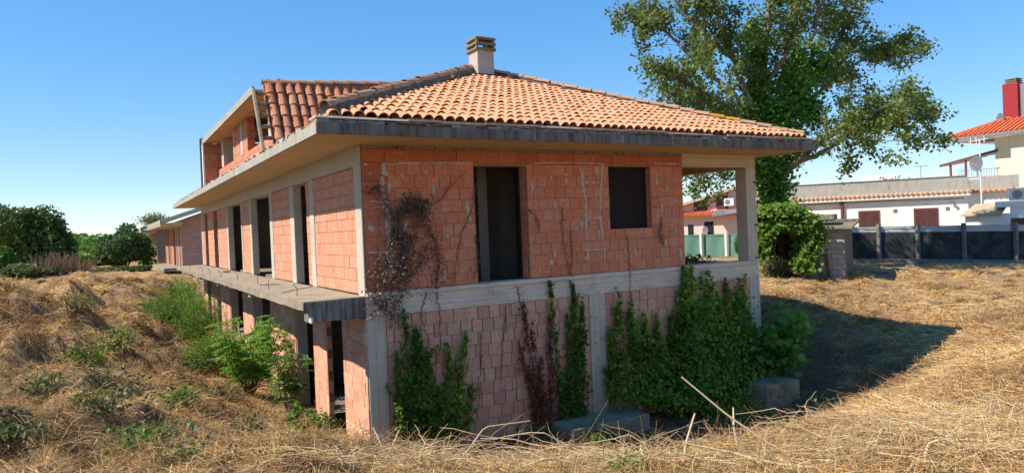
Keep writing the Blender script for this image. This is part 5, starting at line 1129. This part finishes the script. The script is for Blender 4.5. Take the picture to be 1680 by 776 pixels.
# -- pink house and green fence seen through the loggia
ph = Frame('pink_house', 'pale pink house with sloping roof seen through the loggia', 'house', 1100, 58, 1225, 55, -1.4)
zl_ = ph.zz(1160, 352); ph.part(MB().box(0, ph.len+2, 0, 8, 0, zl_), 'lower_wall', 'pink_wall'); tile_strip(ph, -.3, ph.len+2, -.55, zl_-.05, .6, zl_+.30)
za_, zb_ = ph.zz(1123, 337, .5), ph.zz(1202, 312, .5); ua, ub = ph.u(1123, .5), ph.u(1202, .5); sl_ = (zb_-za_)/(ub-ua)
ph.part(MB().prism([(ua-1.5, zl_), (ub+4, zl_), (ub+4, zb_+.6*sl_*4-.1), (ub+1.2, zb_+1.2*sl_-.1), (ua-1.5, za_-1.5*sl_-.1)], .5, 7), 'upper_wall', 'pink_wall')
ph.part(MB().prism([(ua-2.2, za_-2.2*sl_-.08), (ub+1.2, zb_+1.2*sl_-.08), (ub+1.2, zb_+1.2*sl_+.14), (ua-2.2, za_-2.2*sl_+.14)], -.1, 7.5), 'roof', 'awning')
for (a, b, t_, b_) in ((1141, 1161, 332, 345), (1178, 1195, 323, 342)): shutters(ph, ph.u(a, .5), ph.u(b, .5), ph.zz(a, b_, .5), ph.zz(a, t_, .5), y=.5)
for (a, b, t_, b_) in ((1129, 1138, 369, 386), (1156, 1171, 364, 386)): ph.part(MB().box(ph.u(a), ph.u(b), -.03, -.004, ph.zz(a, b_), ph.zz(a, t_)), 'window', 'glass')
ac_unit(ph, ph.u(1191, .5), .5, ph.zz(1191, 338, .5), .75, .6)
u0, u1 = ph.u(1170, -1), ph.u(1222, -1); ph.part(MB().add([(u0, -1.2, zl_-.1), (u1, -1.2, zl_+.1), (u1, -.1, zl_+.4), (u0, -.1, zl_+.25), (u0, -1.2, zl_-.18), (u1, -1.2, zl_+.02), (u1, -.1, zl_+.3), (u0, -.1, zl_+.15)], [(0, 1, 2, 3), (7, 6, 5, 4), (0, 4, 5, 1), (1, 5, 6, 2), (2, 6, 7, 3), (3, 7, 4, 0)]), 'awning', 'grey_metal')
dish(ph, ph.u(1159), -.4, ph.zz(1159, 378), .35)
net_fence('green_fence', 'green net fence with pale posts seen through the loggia', [(1080, 424, 386, 46), (1113, 424, 386, 45.5), (1152, 423, 385, 45), (1193, 422, 384, 44.4), (1235, 422, 384, 43.8), (1275, 422, 384, 43.2)], 'net_green', 'net_green', 'post_white', .2, 0)
bush('garden_bush', 'green crown rising behind the pink house roof', 1148, 345, 66, 40, 34, 1600, .25, 'bush_grey', 140, zbase=-1.3, lumps=6)
bush('garden_bush', 'light shrub at the green fence beside the loggia column', 1216, 418, 42.5, 22, 44, 900, .16, 'bush_lime', 141, lumps=5)
# hollow brick standing on the loggia floor
P = on(1186, 421, 'z', 0.0); P[0] = min(P[0], 10.3); o = MB().box(-.11, .11, -.1, .1, 0, .24).build('hollow_brick', M['brick_top']); o.location = (P[0], P[1], 0); o.rotation_euler = (0, 0, .5); bevel(o, .008); tag(o, 'single red hollow brick standing upright in the loggia', 'brick')
inv(MB().box(P[0]-.09, P[0]+.05, P[1]-.07, P[1]+.08, .242, .29).build('mortar_lump', M['smear']), o); 
# -- block shed smothered in ivy
sd = Frame('block_shed', 'small grey block shed half covered with bright ivy', 'shed', 1262, 27.0, 1385, 25.6, -1.12)
sw = sd.len; sh_ = 1.78; g_ = random.Random(3)
us = sd.u(1325); bk = sd.part(MB().box(us-.25, sw, .02, 2.6, -.3, sh_).box(-.1, us-.25, 2.3, 2.6, -.3, sh_).box(-.35, -.1, .3, 2.6, -.3, sh_), 'wall', 'mortar_low')
z = -.2; row = 0
bm_ = np_mesh('block', UB, [UQ]); bm_.materials.append(M['block'])
while z < sh_-.05:
    u = us-.2*(row % 2)
    while u < sw-.03:
        w = min(.40, sw-u); o = bpy.data.objects.new('block', bm_); link(o, bk); o.location = (u+.006, .0+g_.uniform(-.004, .004), z+.006); o.scale = (w-.012, .1, .188); u += w
    z += .2; row += 1
sd.part(MB().add([(-.3, -.1, sh_+.02), (sw+.3, -.35, sh_-.06), (sw+.3, 2.8, sh_+.2), (-.3, 2.8, sh_+.3), (-.3, -.1, sh_+.10), (sw+.3, -.35, sh_+.0), (sw+.3, 2.8, sh_+.28), (-.3, 2.8, sh_+.38)], [(3, 2, 1, 0), (4, 5, 6, 7), (0, 1, 5, 4), (1, 2, 6, 5), (2, 3, 7, 6), (3, 0, 4, 7)]), 'roof_slab', 'chim_cap')
sd.part(MB().box(us-.2, us+.9, .2, 1.2, sh_+.3, sh_+.5), 'roof_rubble', 'rubble')
sd.part(MB().bar((us+.55, -.1, -.2), (us+.25, -.06, .7), .09, .06).bar((us+.75, -.12, -.2), (us+.62, -.05, .8), .09, .06), 'leaning_slat', 'stem_dry')
g = np.random.default_rng(71); C = []
for (px, py, dd, n, sx, sz) in [(1262, 350, 0, 1500, .35, .16), (1290, 350, -.1, 1900, .42, .18), (1318, 362, -.1, 1500, .35, .2), (1258, 380, .1, 1200, .25, .3), (1268, 372, -.1, 900, .25, .2), (1325, 400, -.2, 1300, .22, .42), (1318, 425, -.3, 700, .2, .3), (1300, 375, -.1, 1200, .4, .14), (1335, 385, -.1, 700, .18, .25), (1250, 405, .2, 500, .18, .3)]:
    c_ = at(px, py, 25.9+dd); C.append(c_+g.normal(0, 1, (n, 3))*[sx*.62, .22, sz*.72])
C = np.concatenate(C); hol = at(1283, 405, 25.8); dv = C-hol; C = C[np.hypot(dv@RT/.42, dv@UP/.62) > 1]; f_ = at(1270, 438, 26); root = tag(empty('ivy', f_), 'bright sunlit ivy heaped over the block shed', 'ivy'); inv(MB().tube(walk(f_, at(1275, 360, 26), 8, .05, g), .04, .02, 6).build('stem', M['bark']), root)
r = np.clip(.5*g.random(len(C))+.5*fbm(C[:, 0]*2, C[:, 2]*2, 1., 3)+.0, 0, 1); inv(leaves('leaves', C, .15, M['ivy_sun'], None, (-.5, -.5, .7), 1.0, 1.1, .95, 71, r), root)
for i, (px, py, h, r_, lab) in enumerate([(1262, 455, .9, .6, 'yellow green weeds between the house and the shed'), (1290, 452, .6, .5, 'weeds at the dark mouth of the shed'), (1322, 448, .5, .4, 'green weeds at the foot of the shed ivy')]):
    P = on_ground(px, py); shrub('weed_clump', lab, (P[0], P[1]), h, r_, 600, .09, 'bramble' if i < 2 else 'bush_lime', 150+i, 'weeds', nst=14, width=.5, elong=1.7)
# ------------------------------------------------------------------ cut straw and stalks (uncountable cover)
def ribbons(name, P, az, ln, wd, el, bend, rnd, mat, kind='stuff', label=None, seg=2, seed=0):
    n = len(P); d = np.stack([np.cos(az)*np.cos(el), np.sin(az)*np.cos(el), np.sin(el)], 1); sd_ = np.stack([-np.sin(az), np.cos(az), np.zeros(n)], 1)
    g = np.random.default_rng(seed); rol = g.uniform(-1, 1, n)[:, None]; wv = sd_*np.cos(rol)+np.array([0, 0, 1.])*np.sin(rol); side2 = g.normal(0, .15, n)[:, None]*sd_
    V = []
    for k_ in range(seg+1):
        t = k_/seg; c_ = P+d*(ln*t)[:, None]-np.array([0, 0, 1.])*(bend*ln*t*t)[:, None]+side2*(ln*t*t)[:, None]; w_ = (wd*(1-.55*t)/2)[:, None]
        V += [c_-wv*w_, c_+wv*w_]
    V = np.stack(V, 1).reshape(-1, 3); m_ = 2*(seg+1); i = np.arange(n)[:, None]*m_
    Q_ = np.concatenate([i+np.array([[2*k_, 2*k_+1, 2*k_+3, 2*k_+2]]) for k_ in range(seg)])
    me = np_mesh(name, V, [Q_], np.repeat(rnd, m_)); me.materials.append(mat); o = link(bpy.data.objects.new(name, me)); tag(o, label, kind=kind); return o
def ground_pts(n, r0, r1, pw, g, half=50):
    u = g.random(n); r = (r0**pw+(r1**pw-r0**pw)*u)**(1/pw); a = YAW+np.radians(g.uniform(-half, half, n)); x = CAM[0]+r*np.sin(a); y = CAM[1]+r*np.cos(a)
    ok = ~((x > -.1) & (x < 10.6) & (y > -.05) & (y < 24)); return x[ok], y[ok], r[ok]
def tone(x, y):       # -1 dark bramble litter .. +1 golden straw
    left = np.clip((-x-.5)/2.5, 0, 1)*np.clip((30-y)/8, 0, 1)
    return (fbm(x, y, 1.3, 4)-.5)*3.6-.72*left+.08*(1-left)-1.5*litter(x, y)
g = np.random.default_rng(90)
for (nm, n, r0, r1, pw, lmin, lmax, w0, lab) in [('straw', 190000, 2.0, 9, 1.3, .05, .24, .0038, 'cut dry straw strewn over the near bank'), ('straw', 210000, 7, 26, .9, .08, .28, .0065, 'cut dry straw covering the slopes around the house'), ('straw', 120000, 18, 75, .6, .12, .5, .018, 'cut straw on the far mown field')]:
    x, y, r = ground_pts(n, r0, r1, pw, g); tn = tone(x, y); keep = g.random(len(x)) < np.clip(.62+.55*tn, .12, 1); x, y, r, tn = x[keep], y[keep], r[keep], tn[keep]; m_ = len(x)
    z = ground(x, y)+np.abs(g.normal(0, .02, m_))+.006; ln = g.uniform(lmin, lmax, m_)*(.6+.8*g.random(m_)); flow = fbm(x, y, 2.5, 2)*6.28*1.5; az = flow+g.normal(0, .9, m_)
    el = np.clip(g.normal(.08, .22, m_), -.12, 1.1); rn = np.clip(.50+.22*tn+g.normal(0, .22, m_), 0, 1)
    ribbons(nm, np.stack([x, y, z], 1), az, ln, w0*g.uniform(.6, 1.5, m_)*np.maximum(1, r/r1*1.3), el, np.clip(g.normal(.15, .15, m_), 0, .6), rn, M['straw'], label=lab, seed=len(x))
# stubble standing upright
x, y, r = ground_pts(26000, 2.2, 28, .9, g); m_ = len(x)
ribbons('stubble', np.stack([x, y, ground(x, y)], 1), g.uniform(0, 6.28, m_), g.uniform(.05, .2, m_), np.full(m_, .006)*np.maximum(1, r/10), g.uniform(.8, 1.5, m_), g.uniform(0, .3, m_), np.clip(g.normal(.6, .2, m_), 0, 1), M['straw'], label='short upright stubble of the mown weeds', seed=5)
# dark twiggy litter
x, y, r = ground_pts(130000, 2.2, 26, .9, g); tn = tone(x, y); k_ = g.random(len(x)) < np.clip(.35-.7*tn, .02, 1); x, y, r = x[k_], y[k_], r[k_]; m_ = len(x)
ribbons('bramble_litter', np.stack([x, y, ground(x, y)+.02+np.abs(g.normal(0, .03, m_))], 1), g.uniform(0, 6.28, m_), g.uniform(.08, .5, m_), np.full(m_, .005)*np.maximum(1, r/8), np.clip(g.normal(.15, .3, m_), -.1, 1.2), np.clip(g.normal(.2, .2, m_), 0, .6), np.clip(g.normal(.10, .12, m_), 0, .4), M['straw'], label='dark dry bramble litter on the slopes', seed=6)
# heaps of dry bramble and grass mulch left by the mower, thickest on the left bank
def heaps(nm, lab, n, xr, yr, per, rmin, rmax, lo, hi, seed):
    g = np.random.default_rng(seed); cx = g.uniform(*xr, n); cy = g.uniform(*yr, n); d_ = np.maximum(np.maximum(-cx, cx-10.5), np.maximum(-cy, cy-23.6)); ok = d_ > .9; cx, cy = cx[ok], cy[ok]; n = len(cx)
    R_ = g.uniform(rmin, rmax, n); k_ = np.repeat(np.arange(n), per); m_ = len(k_); a = g.uniform(0, 6.28, m_); q = np.sqrt(g.random(m_))*R_[k_]; x = cx[k_]+q*np.cos(a); y = cy[k_]+q*np.sin(a)*.8
    hgt = np.maximum(0, 1-(q/R_[k_])**2)*R_[k_]*.42; z = ground(x, y)+hgt*g.random(m_)
    tn_ = g.uniform(lo, hi, n)[k_]; dist = np.hypot(x-CAM[0], y-CAM[1])
    ribbons(nm, np.stack([x, y, z], 1), g.uniform(0, 6.28, m_), g.uniform(.08, .34, m_), np.full(m_, .0045)*np.maximum(1, dist/7), np.clip(g.normal(.25, .45, m_), -.4, 1.3), g.uniform(.1, .7, m_), np.clip(tn_+g.normal(0, .12, m_), 0, 1), M['straw'], label=lab, seg=3, seed=seed)
heaps('mulch_heaps', 'dark heaps of cut bramble on the left bank', 260, (-13, -1.2), (-8, 26), 230, .15, .5, .0, .25, 401)
heaps('mulch_heaps', 'tawny heaps of cut grass on the left bank', 260, (-14, -1.2), (-8.5, 30), 200, .15, .5, .3, .7, 402)
heaps('mulch_heaps', 'brown heaps of cut weeds right of the pit', 170, (2, 26), (-9.5, 4), 180, .12, .4, .15, .6, 403)
# thick pale stalks of cut reeds along the near crest
def stalk_tubes(name, lab, n, pick, g, lmin, lmax, rad, elev, kind='stuff'):
    mb = MB()
    for i in range(n):
        px, py = pick(g); P = on_ground(px, py)+np.array([0, 0, .03+abs(g.normal(0, .04))]); az = g.normal(math.atan2(RT[1], RT[0]), .45)+(math.pi if g.random() < .5 else 0); el_ = elev(g); L_ = g.uniform(lmin, lmax)
        d = np.array([math.cos(az)*math.cos(el_), math.sin(az)*math.cos(el_), math.sin(el_)]); q = walk(P, P+d*L_, 8, .028*L_, g); q[:, 2] -= np.linspace(0, 1, 8)**2*L_*g.uniform(0, .25); q[:, 2] = np.maximum(q[:, 2], ground(q[:, 0], q[:, 1])+.012); mb.tube(q, rad*g.uniform(.6, 1.3), rad*.4, 5, r=g.random())
    o = mb.build(name, M['stalk'], kind=kind); tag(o, lab, kind=kind)
stalk_tubes('reed_stalks', 'pale cut reed stalks lying along the near crest', 300, lambda g: (g.uniform(520, 1100), 770-abs(g.normal(0, 10))), g, .2, .8, .0036, lambda g: abs(g.normal(.05, .12)))
stalk_tubes('reed_stalks', 'pale cut reed stalks heaped at the lower right', 330, lambda g: (g.uniform(1080, 1680), g.uniform(655, 775)), g, .2, .75, .0036, lambda g: abs(g.normal(.06, .15)))
stalk_tubes('standing_stalks', 'broken stalks standing up on the right bank', 150, lambda g: (g.uniform(1120, 1680), g.uniform(590, 760)), g, .1, .3, .0042, lambda g: g.uniform(.7, 1.4))
stalk_tubes('standing_stalks', 'broken stalks standing in front of the lower wall', 90, lambda g: (g.uniform(600, 1100), 762-abs(g.normal(0, 8))), g, .1, .3, .004, lambda g: g.uniform(.5, 1.3))
stalk_tubes('long_stalks', 'long pale stems fanned over the near central straw', 18, lambda g: (g.uniform(560, 1000), g.uniform(752, 774)), g, .5, 1.1, .0055, lambda g: abs(g.normal(.06, .08)))
stalk_tubes('long_stalks', 'long pale stems fanned over the lower right straw', 20, lambda g: (g.uniform(1150, 1640), g.uniform(690, 774)), g, .5, 1.1, .0055, lambda g: abs(g.normal(.06, .08)))
# fine tangled grass stems on the near crest
x, y, r = ground_pts(34000, 3.6, 9.5, 1.1, g, 44); m_ = len(x); tn = tone(x, y)
ribbons('tangled_grass', np.stack([x, y, ground(x, y)+.01], 1), g.uniform(0, 6.28, m_), g.uniform(.08, .32, m_), np.full(m_, .003), np.clip(g.normal(.45, .35, m_), 0, 1.4), g.uniform(.1, .7, m_), np.clip(.55+.2*tn+g.normal(0, .22, m_), 0, 1), M['straw'], label='fine tangled dry grass on the near bank', seg=4, seed=77)
# single stalks that stand out
def one_stalk(pts, depth, rad, lab, nm='dry_stalk'):
    P = np.array([at(px, py, depth+dd) for (px, py, dd) in pts]); t = np.linspace(0, len(P)-1, 14); i0 = np.minimum(t.astype(int), len(P)-2); Pi = P[i0]+(P[i0+1]-P[i0])*(t-i0)[:, None]
    base = Pi[0].copy(); o = MB().tube(Pi-base, rad, rad*.55, 7, r=.4).build(nm, M['stalk']); o.location = base; tag(o, lab, 'stalk', 'dry stalks standing out of the foreground straw')
one_stalk([(1330, 760, 0), (1262, 728, .05), (1195, 682, .1), (1118, 618, .15)], 5.2, .011, 'long pale stalk slanting up to the left before the dark pit')
one_stalk([(1120, 770, 0), (1126, 725, 0), (1140, 678, 0)], 4.9, .012, 'upright broken stalk at the crest below the ivy')
one_stalk([(1345, 768, 0), (1270, 760, .05), (1190, 740, .1), (1120, 726, .1)], 4.6, .010, 'yellow stalk lying below the long slanting stalk')
one_stalk([(1520, 776, 0), (1518, 745, 0), (1524, 727, 0), (1540, 722, 0)], 4.5, .013, 'thick hooked stalk at the lower right edge')
one_stalk([(1565, 776, 0), (1560, 745, 0), (1553, 732, 0), (1540, 728, 0)], 4.5, .010, 'thin bent stalk right of the hooked one')
one_stalk([(1212, 735, 0), (1204, 700, 0), (1203, 668, .05)], 5.4, .011, 'short upright stub beside the slanting stalk')
one_stalk([(740, 770, 0), (770, 735, .1), (795, 700, .2), (870, 690, .3)], 5.0, .006, 'thin curved stalk arching before the lower wall')
one_stalk([(640, 775, 0), (628, 735, .1), (612, 700, .2)], 5.2, .007, 'thin stalk leaning up at the house corner')
one_stalk([(600, 772, 0), (640, 740, .1), (655, 705, .2)], 5.1, .008, 'pale stalk slanting right at the house corner')
one_stalk([(845, 770, 0), (900, 750, .1), (960, 765, .15), (1010, 775, .1)], 4.6, .007, 'long stalk lying level in the central straw')
one_stalk([(1440, 705, 0), (1455, 680, .1), (1462, 668, .1)], 6.4, .010, 'short pale stub on the right bank by the shadow')
one_stalk([(1480, 700, 0), (1560, 660, .2), (1640, 640, .3)], 6.0, .006, 'thin stalk lying over the right bank')
